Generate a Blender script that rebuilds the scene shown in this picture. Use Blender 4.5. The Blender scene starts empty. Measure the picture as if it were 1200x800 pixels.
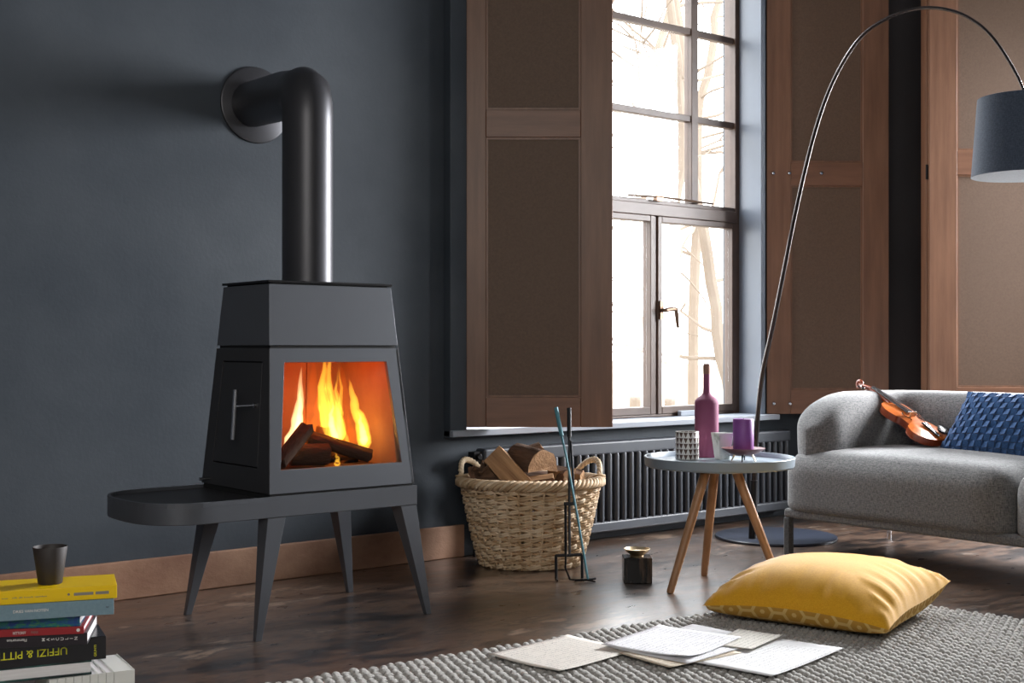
import bpy, bmesh, math, random
import numpy as np
from mathutils import Vector, Matrix, noise
random.seed(7)
S = bpy.context.scene
C = S.collection
PI = math.pi
R = math.radians

# ------------------------------------------------------------------ camera, sky, lights, exposure
cam_d = bpy.data.cameras.new('camera'); cam = bpy.data.objects.new('camera', cam_d); C.objects.link(cam)
cam_d.sensor_width = 36.0; cam_d.lens = 45.0; cam_d.shift_y = 7.0 / 1200.0
cam_d.clip_start = 0.05; cam_d.clip_end = 200
cam.location = (0, -4.68, 0.95)
cam.rotation_euler = (PI / 2, 0, -R(39.0355))
S.camera = cam
S.view_settings.view_transform = 'Standard'; S.view_settings.look = 'None'
S.view_settings.exposure = 0.0; S.view_settings.gamma = 1.0; S.view_settings.use_curve_mapping = False
S.cycles.max_bounces = 8; S.cycles.diffuse_bounces = 4; S.cycles.glossy_bounces = 4
S.cycles.transmission_bounces = 4; S.cycles.transparent_max_bounces = 16; S.cycles.volume_bounces = 0
S.cycles.sample_clamp_indirect = 6.0
S.cycles.caustics_reflective = False; S.cycles.caustics_refractive = False

SKY = 8.5
W = bpy.data.worlds.new('overcast_sky'); S.world = W; W.use_nodes = True
wn = W.node_tree.nodes; wl = W.node_tree.links
bg = wn['Background']; bg.inputs['Color'].default_value = (0.93, 0.97, 1.0, 1); bg.inputs['Strength'].default_value = SKY

def area(name, loc, target, sx, sy, power, col, portal=False, spread=180):
    d = bpy.data.lights.new(name, 'AREA'); d.shape = 'RECTANGLE'; d.size = sx; d.size_y = sy
    d.energy = power; d.color = col; d.spread = R(spread)
    if portal: d.cycles.is_portal = True
    o = bpy.data.objects.new(name, d); C.objects.link(o); o.location = loc
    v = Vector(target) - Vector(loc)
    o.rotation_euler = v.to_track_quat('-Z', 'Y').to_euler()
    return o
area('window_portal', (4.55, 0.30, 1.9), (4.55, -1, 1.9), 2.15, 2.75, 1, (1, 1, 1), True)
area('side_window_light', (7.25, -1.75, 1.85), (2.6, -1.0, 0.35), 1.0, 1.9, 270, (0.96, 0.97, 1.0), spread=120)
area('room_fill', (-1.2, -5.9, 2.6), (2.2, -0.9, 0.6), 2.4, 1.8, 102, (1.0, 0.96, 0.90))
area('daylight_through_window', (5.0, 1.9, 4.3), (3.6, -1.3, 0.0), 2.2, 1.2, 150, (0.92, 0.96, 1.0), spread=100)

# ------------------------------------------------------------------ helpers
def lin(c):
    return tuple(((v / 255.0) / 12.92 if v / 255.0 <= 0.04045 else ((v / 255.0 + 0.055) / 1.055) ** 2.4) for v in c)

def new_mat(name):
    m = bpy.data.materials.new(name); m.use_nodes = True
    nt = m.node_tree; b = nt.nodes['Principled BSDF']
    return m, nt, b

def N(nt, t, **kw):
    n = nt.nodes.new(t)
    for k, v in kw.items():
        if hasattr(n, k) and not k.startswith('i_'): setattr(n, k, v)
    return n

def coords(nt, stretch=(1, 1, 1), kind='Object', rot=(0, 0, 0)):
    tc = N(nt, 'ShaderNodeTexCoord'); mp = N(nt, 'ShaderNodeMapping')
    mp.inputs['Scale'].default_value = stretch; mp.inputs['Rotation'].default_value = rot
    nt.links.new(tc.outputs[kind], mp.inputs['Vector'])
    return mp.outputs['Vector']

def noise_tex(nt, vec, scale, detail=4, rough=0.6, dist=0.0):
    n = N(nt, 'ShaderNodeTexNoise'); n.inputs['Scale'].default_value = scale
    n.inputs['Detail'].default_value = detail; n.inputs['Roughness'].default_value = rough
    n.inputs['Distortion'].default_value = dist
    nt.links.new(vec, n.inputs['Vector']); return n.outputs['Fac']

def ramp(nt, fac, stops):
    r = N(nt, 'ShaderNodeValToRGB'); e = r.color_ramp.elements
    e[0].position, e[1].position = stops[0][0], stops[-1][0]
    e[0].color = (*stops[0][1], 1); e[1].color = (*stops[-1][1], 1)
    for p, c in stops[1:-1]:
        k = e.new(p); k.color = (*c, 1)
    nt.links.new(fac, r.inputs['Fac']); return r.outputs['Color']

def mat(name, c1, c2=None, scale=8, rough=0.6, metal=0.0, bump=0.0, bscale=None, stretch=(1, 1, 1), detail=5, spec=0.5, coat=0.0, sheen=0.0, lo=0.3, hi=0.7, rot=(0, 0, 0), r2=None, dist=0.0):
    m, nt, b = new_mat(name)
    c1 = lin(c1); c2 = lin(c2) if c2 else c1
    v = coords(nt, stretch, rot=rot)
    f = noise_tex(nt, v, scale, detail, dist=dist)
    nt.links.new(ramp(nt, f, [(lo, c1), (hi, c2)]), b.inputs['Base Color'])
    b.inputs['Roughness'].default_value = rough; b.inputs['Metallic'].default_value = metal
    b.inputs['Specular IOR Level'].default_value = spec
    b.inputs['Coat Weight'].default_value = coat; b.inputs['Coat Roughness'].default_value = 0.15
    if sheen: b.inputs['Sheen Weight'].default_value = sheen; b.inputs['Sheen Roughness'].default_value = 0.4
    if r2 is not None:
        mr = N(nt, 'ShaderNodeMapRange'); mr.inputs['From Min'].default_value = lo; mr.inputs['From Max'].default_value = hi
        mr.inputs['To Min'].default_value = rough; mr.inputs['To Max'].default_value = r2
        nt.links.new(f, mr.inputs['Value']); nt.links.new(mr.outputs['Result'], b.inputs['Roughness'])
    if bump:
        f2 = noise_tex(nt, v, bscale or scale * 4, 3)
        bp = N(nt, 'ShaderNodeBump'); bp.inputs['Strength'].default_value = bump; bp.inputs['Distance'].default_value = 0.01
        nt.links.new(f2, bp.inputs['Height']); nt.links.new(bp.outputs['Normal'], b.inputs['Normal'])
    return m

class MB:
    """collects shapes into one mesh"""
    def __init__(s): s.v = []; s.f = []
    def add(s, vs, fs):
        o = len(s.v); s.v += [tuple(p) for p in vs]; s.f += [tuple(i + o for i in f) for f in fs]; return s
    def hexa(s, p):   # 8 points: bottom ring of 4, top ring of 4
        return s.add(p, [(3, 2, 1, 0), (4, 5, 6, 7), (0, 1, 5, 4), (1, 2, 6, 5), (2, 3, 7, 6), (3, 0, 4, 7)])
    def box(s, c, d, m=None):
        x, y, z = d[0] / 2, d[1] / 2, d[2] / 2
        p = [Vector(q) for q in ((-x, -y, -z), (x, -y, -z), (x, y, -z), (-x, y, -z), (-x, -y, z), (x, -y, z), (x, y, z), (-x, y, z))]
        if m is not None: p = [m @ q for q in p]
        return s.hexa([q + Vector(c) for q in p])
    def span(s, a, b):
        return s.box([(a[i] + b[i]) / 2 for i in range(3)], [abs(b[i] - a[i]) for i in range(3)])
    def tube(s, path, rad, n=10, cap=True, closed=False, flat=None):
        P = [Vector(p) for p in path]; k = len(P)
        if not hasattr(rad, '__len__'): rad = [rad] * k
        T = []
        for i in range(k):
            if closed: t = P[(i + 1) % k] - P[i - 1]
            else: t = P[min(i + 1, k - 1)] - P[max(i - 1, 0)]
            T.append(t.normalized())
        up = Vector((0, 0, 1)) if abs(T[0].z) < 0.9 else Vector((1, 0, 0))
        u = (up - T[0] * up.dot(T[0])).normalized()
        vs = []; fs = []
        for i in range(k):
            u = (u - T[i] * u.dot(T[i])).normalized(); w = T[i].cross(u)
            for j in range(n):
                a = 2 * PI * j / n
                ca, sa = math.cos(a), math.sin(a)
                if flat: ca *= flat
                vs.append(P[i] + (u * ca + w * sa) * rad[i])
        m = k if closed else k - 1
        for i in range(m):
            for j in range(n):
                a = i * n + j; b = i * n + (j + 1) % n; i2 = (i + 1) % k
                fs.append((a, b, i2 * n + (j + 1) % n, i2 * n + j))
        if cap and not closed:
            fs.append(tuple(range(n - 1, -1, -1))); fs.append(tuple((k - 1) * n + j for j in range(n)))
        return s.add(vs, fs)
    def lathe(s, prof, n=32, c=(0, 0, 0), sx=1.0, sy=1.0):
        vs = []; fs = []; k = len(prof)
        for r, z in prof:
            for j in range(n):
                a = 2 * PI * j / n; vs.append((c[0] + r * math.cos(a) * sx, c[1] + r * math.sin(a) * sy, c[2] + z))
        for i in range(k - 1):
            for j in range(n):
                fs.append((i * n + j, i * n + (j + 1) % n, (i + 1) * n + (j + 1) % n, (i + 1) * n + j))
        if prof[0][0] > 1e-6: fs.append(tuple(range(n - 1, -1, -1)))
        if prof[-1][0] > 1e-6: fs.append(tuple((k - 1) * n + j for j in range(n)))
        return s.add(vs, fs)
    def prism(s, poly, z0, z1, m=None):
        n = len(poly)
        vs = [Vector((x, y, z0)) for x, y in poly] + [Vector((x, y, z1)) for x, y in poly]
        if m is not None: vs = [m @ v for v in vs]
        fs = [tuple(range(n - 1, -1, -1)), tuple(range(n, 2 * n))] + [(i, (i + 1) % n, n + (i + 1) % n, n + i) for i in range(n)]
        return s.add(vs, fs)
    def grid(s, fn, nu, nv, closeu=False, closev=False):
        vs = [fn(i / (nu if closeu else nu - 1), j / (nv if closev else nv - 1)) for i in range(nu) for j in range(nv)]
        fs = []
        for i in range(nu if closeu else nu - 1):
            for j in range(nv if closev else nv - 1):
                i2, j2 = (i + 1) % nu, (j + 1) % nv
                fs.append((i * nv + j, i2 * nv + j, i2 * nv + j2, i * nv + j2))
        return s.add(vs, fs)
    def mesh(s, name, m=None, smooth=True, angle=35, fix=True):
        me = bpy.data.meshes.new(name); me.from_pydata(s.v, [], s.f)
        if fix:
            bm = bmesh.new(); bm.from_mesh(me); bmesh.ops.recalc_face_normals(bm, faces=bm.faces); bm.to_mesh(me); bm.free()
        if m: me.materials.append(m)
        if smooth:
            me.shade_smooth(); me.set_sharp_from_angle(angle=R(angle))
        return me

def link(name, me, parent=None, loc=None, rot=None):
    o = bpy.data.objects.new(name, me); C.objects.link(o)
    if parent: o.parent = parent
    if loc is not None: o.location = loc
    if rot is not None: o.rotation_euler = rot
    return o
def obj(name, mb, m, parent=None, bevel=0, seg=2, smooth=True, angle=35, sub=0, loc=None, rot=None, fix=True):
    o = link(name, mb.mesh(name, m, smooth, angle, fix), parent, loc, rot)
    if bevel:
        b = o.modifiers.new('bevel', 'BEVEL'); b.width = bevel; b.segments = seg; b.limit_method = 'ANGLE'; b.angle_limit = R(40)
        b.harden_normals = True
    if sub:
        d = o.modifiers.new('subdivision', 'SUBSURF'); d.levels = sub; d.render_levels = sub
    return o
def tag(o, label, cat, group=None):
    o['label'] = label; o['category'] = cat
    if group: o['group'] = group
    return o
def thing(name, label, cat, loc=(0, 0, 0), rz=0, group=None):
    o = bpy.data.objects.new(name, None); C.objects.link(o); o.location = loc; o.rotation_euler = (0, 0, rz)
    o.empty_display_size = 0.1
    return tag(o, label, cat, group)
def struct(name, mb, m, parent=None, **kw):
    o = obj(name, mb, m, parent, **kw)
    if not parent: o['kind'] = 'structure'
    return o
def text(name, body, size, m, parent, loc, rot, ext=0.0004, align='LEFT', sx=1.0, space=1.0):
    cu = bpy.data.curves.new(name, 'FONT'); cu.body = body; cu.size = size; cu.extrude = ext
    cu.align_x = align; cu.space_character = space; cu.offset = size * 0.006; cu.resolution_u = 3
    t = bpy.data.objects.new(name, cu); C.objects.link(t)
    dg = bpy.context.evaluated_depsgraph_get()
    me = bpy.data.meshes.new_from_object(t.evaluated_get(dg)); me.name = name
    bpy.data.objects.remove(t); me.materials.clear(); me.materials.append(m)
    o = link(name, me, parent, loc, rot); o.scale = (sx, 1, 1)
    return o

# ------------------------------------------------------------------ materials
M = {}
M['wall'] = mat('blue_grey_plaster', (49, 57, 66), (75, 81, 88), 1.3, 0.6, bump=0.06, bscale=60, detail=9, spec=0.35, lo=0.28, hi=0.72)
M['wall_dark'] = mat('dark_plaster', (84, 80, 82), (94, 90, 92), 1.6, 0.6, bump=0.05, bscale=60)
M['unseen_wall'] = mat('grey_plaster', (110, 112, 116), (120, 122, 126), 1.2, 0.8)
M['reveal'] = mat('lighter_grey_blue_gloss', (104, 113, 127), (112, 121, 134), 3, 0.35)
M['sill'] = mat('grey_painted_sill', (142, 148, 158), (152, 158, 167), 3, 0.3)
M['base'] = mat('reddish_brown_skirting', (132, 94, 74), (180, 142, 116), 5, 0.55, bump=0.15, bscale=70, detail=10, stretch=(0.7, 1, 1))
M['frame'] = mat('brown_grey_window_paint', (78, 62, 54), (96, 78, 68), 6, 0.45)
M['bronze'] = mat('dark_bronze', (88, 70, 58), (110, 88, 72), 20, 0.35, metal=0.8)
M['shutter'] = mat('brown_wood', (108, 75, 56), (136, 98, 75), 3, 0.42, bump=0.05, bscale=30, stretch=(7, 7, 0.6), detail=8)
M['shutter_rail'] = mat('brown_wood_rail', (110, 75, 56), (138, 98, 75), 3, 0.42, bump=0.05, bscale=30, stretch=(0.6, 7, 7), detail=8)
M['panel'] = mat('brown_fibre_panel', (96, 74, 58), (108, 85, 68), 110, 0.6, bump=0.06, bscale=400, detail=6)
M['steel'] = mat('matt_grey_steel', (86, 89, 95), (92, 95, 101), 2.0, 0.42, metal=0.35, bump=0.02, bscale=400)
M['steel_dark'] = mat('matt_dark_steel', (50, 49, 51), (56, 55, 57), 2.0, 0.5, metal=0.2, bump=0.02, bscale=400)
M['gap'] = mat('black_gap', (14, 14, 15), None, 5, 0.7)
M['pipe'] = mat('flue_steel', (66, 66, 70), (72, 72, 76), 2.0, 0.4, metal=0.5)
M['chrome'] = mat('brushed_steel', (205, 205, 208), None, 5, 0.18, metal=1.0)
M['brass'] = mat('pale_brass', (226, 200, 160), (236, 214, 176), 8, 0.38, metal=1.0)
M['liner'] = mat('firebrick_liner', (146, 112, 90), (164, 130, 106), 10, 0.9)
M['char'] = mat('charred_wood', (30, 22, 19), (78, 50, 36), 14, 0.9, bump=0.9, bscale=50, stretch=(0.35, 1, 1), detail=8)
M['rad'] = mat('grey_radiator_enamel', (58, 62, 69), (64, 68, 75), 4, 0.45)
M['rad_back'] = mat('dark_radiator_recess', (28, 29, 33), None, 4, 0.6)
M['black'] = mat('black_metal', (26, 25, 27), (34, 33, 35), 10, 0.38, metal=0.5)
M['teal'] = mat('teal_enamel', (70, 128, 142), (84, 142, 154), 20, 0.45)
M['wick1'] = mat('pale_willow', (196, 168, 132), (228, 206, 176), 9, 0.55, bump=0.1, bscale=120)
M['wick2'] = mat('tan_willow', (172, 140, 104), (212, 184, 148), 9, 0.55, bump=0.1, bscale=120)
M['bark'] = mat('rough_bark', (78, 56, 42), (124, 92, 70), 14, 0.9, bump=0.9, bscale=40, stretch=(0.3, 1.4, 1.4), detail=8)
M['grain'] = mat('split_wood_grain', (150, 110, 76), (196, 154, 112), 16, 0.75, bump=0.4, bscale=60, stretch=(0.2, 2.2, 2.2), detail=8)
M['oak'] = mat('oiled_oak', (150, 108, 74), (186, 142, 104), 12, 0.45, bump=0.06, bscale=60, stretch=(2.2, 2.2, 0.25), detail=8)
M['tray'] = mat('grey_blue_lacquer', (128, 140, 150), (136, 148, 158), 3, 0.4)
M['purple'] = mat('matt_plum_coating', (132, 68, 98), (142, 76, 106), 12, 0.75, bump=0.06, bscale=200)
M['cork'] = mat('brown_neck_sleeve', (142, 100, 84), (156, 114, 96), 20, 0.7)
M['candle'] = mat('violet_wax', (126, 66, 136), (140, 80, 150), 10, 0.5)
M['dish'] = mat('dark_plum_glaze', (104, 64, 66), (122, 78, 80), 8, 0.4)
M['white'] = mat('white_glaze', (220, 222, 220), (232, 234, 232), 4, 0.3)
M['stone'] = mat('dark_streaked_stone', (16, 14, 14), (112, 92, 76), 9, 0.16, detail=5, lo=0.50, hi=0.72, stretch=(3, 3, 0.35), spec=0.25)
M['lamp_base'] = mat('navy_powder_coat', (30, 36, 48), (36, 42, 56), 5, 0.4)
M['lamp_rod'] = mat('lamp_rod', (54, 48, 48), (70, 62, 60), 5, 0.25, metal=0.7)
M['cup'] = mat('dark_brown_stoneware', (44, 38, 37), (54, 48, 46), 12, 0.6, bump=0.05, bscale=200)
M['pages'] = mat('page_edges', (226, 222, 222), (240, 238, 238), 40, 0.8, bump=0.2, bscale=400, stretch=(0.2, 0.2, 6))
M['ebony'] = mat('ebony', (24, 22, 24), (32, 30, 32), 10, 0.22, coat=0.4)
M['varnish'] = mat('orange_violin_varnish', (176, 84, 30), (204, 110, 44), 9, 0.28, stretch=(0.4, 6, 1), coat=0.6)
M['varnish_dark'] = mat('red_brown_violin_varnish', (118, 46, 20), (150, 66, 30), 9, 0.28, stretch=(8, 1, 1), coat=0.6)
M['bridge'] = mat('maple', (206, 160, 110), None, 5, 0.5)
M['bark_pale'] = mat('haze_pale_bark', (112, 99, 86), (128, 115, 102), 3, 0.95)  # outdoor haze put into the colour: bark kept pale
M['frost'] = mat('frosty_ground', (140, 126, 108), (160, 146, 128), 1.2, 1.0)

def glass_mat(name, tint=(1, 1, 1)):
    m, nt, b = new_mat(name); nt.nodes.remove(b)
    tr = N(nt, 'ShaderNodeBsdfTransparent'); tr.inputs['Color'].default_value = (*tint, 1)
    gl = N(nt, 'ShaderNodeBsdfGlossy'); gl.inputs['Roughness'].default_value = 0.03
    fr = N(nt, 'ShaderNodeFresnel'); fr.inputs['IOR'].default_value = 1.45
    ge = N(nt, 'ShaderNodeNewGeometry'); io = N(nt, 'ShaderNodeMapRange')      # same reflectance on both faces of the pane
    io.inputs['To Min'].default_value = 1.45; io.inputs['To Max'].default_value = 1 / 1.45
    nt.links.new(ge.outputs['Backfacing'], io.inputs['Value']); nt.links.new(io.outputs[0], fr.inputs['IOR'])
    mx = N(nt, 'ShaderNodeMixShader'); out = nt.nodes['Material Output']
    nt.links.new(fr.outputs['Fac'], mx.inputs['Fac']); nt.links.new(tr.outputs[0], mx.inputs[1]); nt.links.new(gl.outputs[0], mx.inputs[2])
    nt.links.new(mx.outputs[0], out.inputs['Surface'])
    return m
M['glass'] = glass_mat('window_glass')
M['stove_glass'] = glass_mat('stove_glass', (0.97, 0.96, 0.94))

def floor_mat():
    m, nt, b = new_mat('worn_brown_floor'); L = nt.links
    f1 = noise_tex(nt, coords(nt, (0.7, 1.7, 1), rot=(0, 0, R(6))), 1.7, 12, 0.68, 0.5)
    f2 = noise_tex(nt, coords(nt, (0.8, 2.0, 1), rot=(0, 0, R(-5))), 8, 6, 0.62, 0.3)
    f3 = noise_tex(nt, coords(nt), 60, 2, 0.5)
    ad = N(nt, 'ShaderNodeMath', operation='MULTIPLY_ADD'); ad.inputs[1].default_value = 0.6
    L.new(f2, ad.inputs[0]); L.new(f1, ad.inputs[2])
    col = ramp(nt, ad.outputs[0], [(0.62, lin((26, 22, 21))), (0.73, lin((48, 38, 33))), (0.80, lin((84, 63, 50))), (0.86, lin((104, 81, 65))), (0.91, lin((62, 51, 45))), (1.0, lin((165, 140, 120)))])
    sp = ramp(nt, f3, [(0.70, (0, 0, 0)), (0.76, (1, 1, 1))])
    ml = N(nt, 'ShaderNodeMath', operation='MULTIPLY'); ml.inputs[1].default_value = 0.35
    mx = N(nt, 'ShaderNodeMix', data_type='RGBA'); mx.inputs[7].default_value = (*lin((170, 140, 112)), 1)
    L.new(sp, ml.inputs[0]); L.new(ml.outputs[0], mx.inputs[0]); L.new(col, mx.inputs[6]); L.new(mx.outputs[2], b.inputs['Base Color'])
    mr = N(nt, 'ShaderNodeMapRange'); mr.inputs['From Min'].default_value = 0.3; mr.inputs['From Max'].default_value = 0.7
    mr.inputs['To Min'].default_value = 0.26; mr.inputs['To Max'].default_value = 0.42
    L.new(f2, mr.inputs['Value']); L.new(mr.outputs[0], b.inputs['Roughness'])
    b.inputs['Specular IOR Level'].default_value = 0.9
    b.inputs['Coat Weight'].default_value = 1.0; b.inputs['Coat Roughness'].default_value = 0.27; b.inputs['Coat IOR'].default_value = 1.6
    bp = N(nt, 'ShaderNodeBump'); bp.inputs['Strength'].default_value = 0.25; bp.inputs['Distance'].default_value = 0.01
    f4 = noise_tex(nt, coords(nt, (1, 1.5, 1)), 7, 2, 0.5)
    L.new(f4, bp.inputs['Height']); L.new(bp.outputs[0], b.inputs['Normal'])
    return m
M['floor'] = floor_mat()

def weave_mat(name, c1, c2, scale=420, rough=0.95, bump=0.35, sheen=0.3):
    """woven cloth: two crossed thread waves and a melange of greys"""
    m, nt, b = new_mat(name)
    v = coords(nt)
    f1 = noise_tex(nt, coords(nt, (1, 1, 0.25)), scale, 2); f2 = noise_tex(nt, coords(nt, (0.25, 0.25, 1)), scale, 2)
    av = N(nt, 'ShaderNodeMath', operation='ADD'); nt.links.new(f1, av.inputs[0]); nt.links.new(f2, av.inputs[1])
    hv = N(nt, 'ShaderNodeMath', operation='MULTIPLY'); hv.inputs[1].default_value = 0.5; nt.links.new(av.outputs[0], hv.inputs[0])
    nt.links.new(ramp(nt, hv.outputs[0], [(0.36, lin(c1)), (0.64, lin(c2))]), b.inputs['Base Color'])
    b.inputs['Roughness'].default_value = rough; b.inputs['Specular IOR Level'].default_value = 0.2
    b.inputs['Sheen Weight'].default_value = sheen; b.inputs['Sheen Roughness'].default_value = 0.5
    bp = N(nt, 'ShaderNodeBump'); bp.inputs['Strength'].default_value = bump; bp.inputs['Distance'].default_value = 0.004
    nt.links.new(hv.outputs[0], bp.inputs['Height']); nt.links.new(bp.outputs[0], b.inputs['Normal'])
    return m
M['sofa'] = weave_mat('heather_grey_wool', (76, 76, 78), (128, 127, 126), 260)
M['sofa_dark'] = weave_mat('dark_grey_wool', (60, 60, 62), (88, 88, 88), 260)
M['blue'] = weave_mat('blue_felt', (30, 62, 104), (56, 92, 138), 300, bump=0.2)
M['rug'] = weave_mat('grey_felted_wool', (142, 140, 136), (182, 179, 174), 200)
M['yellow'] = weave_mat('mustard_velvet', (204, 146, 22), (222, 166, 36), 500, bump=0.06, sheen=0.35, rough=0.8)
M['shade'] = weave_mat('slate_blue_shade_cloth', (62, 72, 88), (84, 95, 112), 340, bump=0.25)
M['shade_in'] = mat('white_shade_lining', (196, 190, 180), None, 5, 0.8)

def hex_mat():
    """mustard brocade: honeycomb of pale lines with a dot in each cell"""
    m, nt, b = new_mat('mustard_honeycomb_brocade')
    L = nt.links
    v = coords(nt, (15.6, 15.6, 15.6), 'UV')
    sx = N(nt, 'ShaderNodeSeparateXYZ'); L.new(v, sx.inputs[0])
    cb = N(nt, 'ShaderNodeCombineXYZ'); L.new(sx.outputs[0], cb.inputs[0]); L.new(sx.outputs[1], cb.inputs[1])
    def vm(op, a, bvec=None):
        n = N(nt, 'ShaderNodeVectorMath', operation=op)
        L.new(a, n.inputs[0])
        if bvec is not None:
            if isinstance(bvec, tuple): n.inputs[1].default_value = bvec
            else: L.new(bvec, n.inputs[1])
        return n
    s3 = math.sqrt(3.0)
    def cell(off):
        a = vm('ADD', cb.outputs[0], (off[0] + 400, off[1] + 400 * s3, 0)).outputs[0]
        a = vm('MODULO', a, (1.0, s3, 1.0)).outputs[0]
        return vm('SUBTRACT', a, (0.5, s3 / 2, 0)).outputs[0]
    a, c = cell((0, 0)), cell((0.5, s3 / 2))
    la = vm('LENGTH', a).outputs['Value']; lc = vm('LENGTH', c).outputs['Value']
    lt = N(nt, 'ShaderNodeMath', operation='LESS_THAN'); L.new(la, lt.inputs[0]); L.new(lc, lt.inputs[1])
    mv = N(nt, 'ShaderNodeMix', data_type='VECTOR'); L.new(lt.outputs[0], mv.inputs[0]); L.new(c, mv.inputs[4]); L.new(a, mv.inputs[5])
    g = vm('ABSOLUTE', mv.outputs[1]).outputs[0]
    d1 = vm('DOT_PRODUCT', g, (0.5, s3 / 2, 0)).outputs['Value']
    gx = N(nt, 'ShaderNodeSeparateXYZ'); L.new(g, gx.inputs[0])
    mxm = N(nt, 'ShaderNodeMath', operation='MAXIMUM'); L.new(d1, mxm.inputs[0]); L.new(gx.outputs[0], mxm.inputs[1])
    edge = ramp(nt, mxm.outputs[0], [(0.0, (1, 1, 1)), (0.10, (1, 1, 1)), (0.14, (0, 0, 0)), (0.40, (0, 0, 0)), (0.43, (1, 1, 1)), (0.5, (1, 1, 1))])
    mx = N(nt, 'ShaderNodeMix', data_type='RGBA')
    L.new(edge, mx.inputs[0]); mx.inputs[6].default_value = (*lin((186, 138, 52)), 1); mx.inputs[7].default_value = (*lin((216, 182, 112)), 1)
    L.new(mx.outputs[2], b.inputs['Base Color']); b.inputs['Roughness'].default_value = 0.8
    return m
M['hex'] = hex_mat()

def triangle_mat():
    """white beaker printed with rows of dark brown triangles"""
    m, nt, b = new_mat('white_glaze_brown_triangles'); L = nt.links
    tc = N(nt, 'ShaderNodeTexCoord'); s = N(nt, 'ShaderNodeSeparateXYZ'); L.new(tc.outputs['Object'], s.inputs[0])
    def mt(op, a, bv=None, c=None):
        n = N(nt, 'ShaderNodeMath', operation=op)
        for i, q in enumerate((a, bv, c)):
            if q is None: continue
            if isinstance(q, (int, float)): n.inputs[i].default_value = q
            else: L.new(q, n.inputs[i])
        return n.outputs[0]
    ang = mt('ARCTAN2', s.outputs[1], s.outputs[0])
    u = mt('MULTIPLY', ang, 15 / (2 * PI)); vv = mt('MULTIPLY', s.outputs[2], 5 / 0.112)
    fu = mt('ABSOLUTE', mt('SUBTRACT', mt('FRACT', mt('ADD', u, 50.0)), 0.5)); fv = mt('FRACT', mt('ADD', vv, 10.0))
    # dark where |u| > (1-v)*0.5 : inverted triangles between white ones
    k = mt('GREATER_THAN', fu, mt('MULTIPLY', mt('SUBTRACT', 1.0, fv), 0.46))
    k2 = mt('MULTIPLY', k, mt('LESS_THAN', fv, 0.88))
    mx = N(nt, 'ShaderNodeMix', data_type='RGBA'); L.new(k2, mx.inputs[0])
    mx.inputs[6].default_value = (*lin((226, 222, 216)), 1); mx.inputs[7].default_value = (*lin((84, 58, 46)), 1)
    L.new(mx.outputs[2], b.inputs['Base Color']); b.inputs['Roughness'].default_value = 0.45
    return m
M['tri'] = triangle_mat()

def sheet_mat(name, tone, seed, staves=True):
    """paper with rows of ruled lines and broken handwriting"""
    m, nt, b = new_mat(name); L = nt.links
    tc = N(nt, 'ShaderNodeTexCoord'); s = N(nt, 'ShaderNodeSeparateXYZ'); L.new(tc.outputs['Object'], s.inputs[0])
    def mt(op, a, bv=None):
        n = N(nt, 'ShaderNodeMath', operation=op)
        for i, q in enumerate((a, bv)):
            if q is None: continue
            if isinstance(q, (int, float)): n.inputs[i].default_value = q
            else: L.new(q, n.inputs[i])
        return n.outputs[0]
    row = mt('FRACT', mt('ADD', mt('MULTIPLY', s.outputs[1], 1 / 0.0165), 40.0 + seed * 0.13))
    inrow = mt('MULTIPLY', mt('GREATER_THAN', row, 0.18), mt('LESS_THAN', row, 0.72))
    st = mt('FRACT', mt('MULTIPLY', row, 9.0)); stave = mt('MULTIPLY', mt('LESS_THAN', st, 0.22), inrow)
    mp = N(nt, 'ShaderNodeMapping'); mp.inputs['Scale'].default_value = (1, 1.6, 1); mp.inputs['Location'].default_value = (seed, seed, 0)
    L.new(tc.outputs['Object'], mp.inputs[0])
    n1 = noise_tex(nt, mp.outputs[0], 260, 2); n2 = noise_tex(nt, mp.outputs[0], 22, 2)
    ink = mt('MULTIPLY', mt('MULTIPLY', mt('GREATER_THAN', n1, 0.56), inrow), mt('GREATER_THAN', n2, 0.44))
    k = mt('ADD', mt('MULTIPLY', stave, 0.22 if staves else 0.0), mt('MULTIPLY', ink, 0.5))
    xx = mt('LESS_THAN', mt('ABSOLUTE', s.outputs[0]), 0.155)
    k = mt('MULTIPLY', mt('MINIMUM', k, 0.8), xx)
    mx = N(nt, 'ShaderNodeMix', data_type='RGBA'); L.new(k, mx.inputs[0])
    mx.inputs[6].default_value = (*lin(tone), 1); mx.inputs[7].default_value = (*lin((70, 66, 66)), 1)
    L.new(mx.outputs[2], b.inputs['Base Color']); b.inputs['Roughness'].default_value = 0.85
    return m

# ------------------------------------------------------------------ room shell
X0, X1, Y0, Z1 = -2.6, 6.75, -7.4, 3.6
WX0, WX1, WZ0, WZ1 = 3.50, 5.61, 0.56, 3.24          # window opening in the far wall
b = MB(); b.span((X0, Y0, -0.12), (X1 + 0.3, 0.3, 0)); struct('floor', b, M['floor'], smooth=False)
b = MB(); b.span((X0, Y0, Z1), (X1 + 0.3, 0.3, Z1 + 0.12)); struct('ceiling', b, M['unseen_wall'], smooth=False)
b = MB()
b.span((X0, 0, 0), (WX0, 0.3, Z1)); b.span((WX1, 0, 0), (X1 + 0.3, 0.3, Z1))
b.span((WX0, 0, 0), (WX1, 0.3, WZ0 - 0.001)); b.span((WX0, 0, WZ1), (WX1, 0.3, Z1))
struct('wall_back', b, M['wall'], smooth=False)
SY0, SY1 = -2.75, -1.32                                  # opening of the side window, out of the picture
b = MB()
b.span((X1, SY1, 0), (X1 + 0.3, 0, Z1)); b.span((X1, Y0, 0), (X1 + 0.3, SY0, Z1))
b.span((X1, SY0, 0), (X1 + 0.3, SY1, WZ0)); b.span((X1, SY0, WZ1), (X1 + 0.3, SY1, Z1))
struct('wall_right', b, M['wall_dark'], smooth=False)
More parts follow.
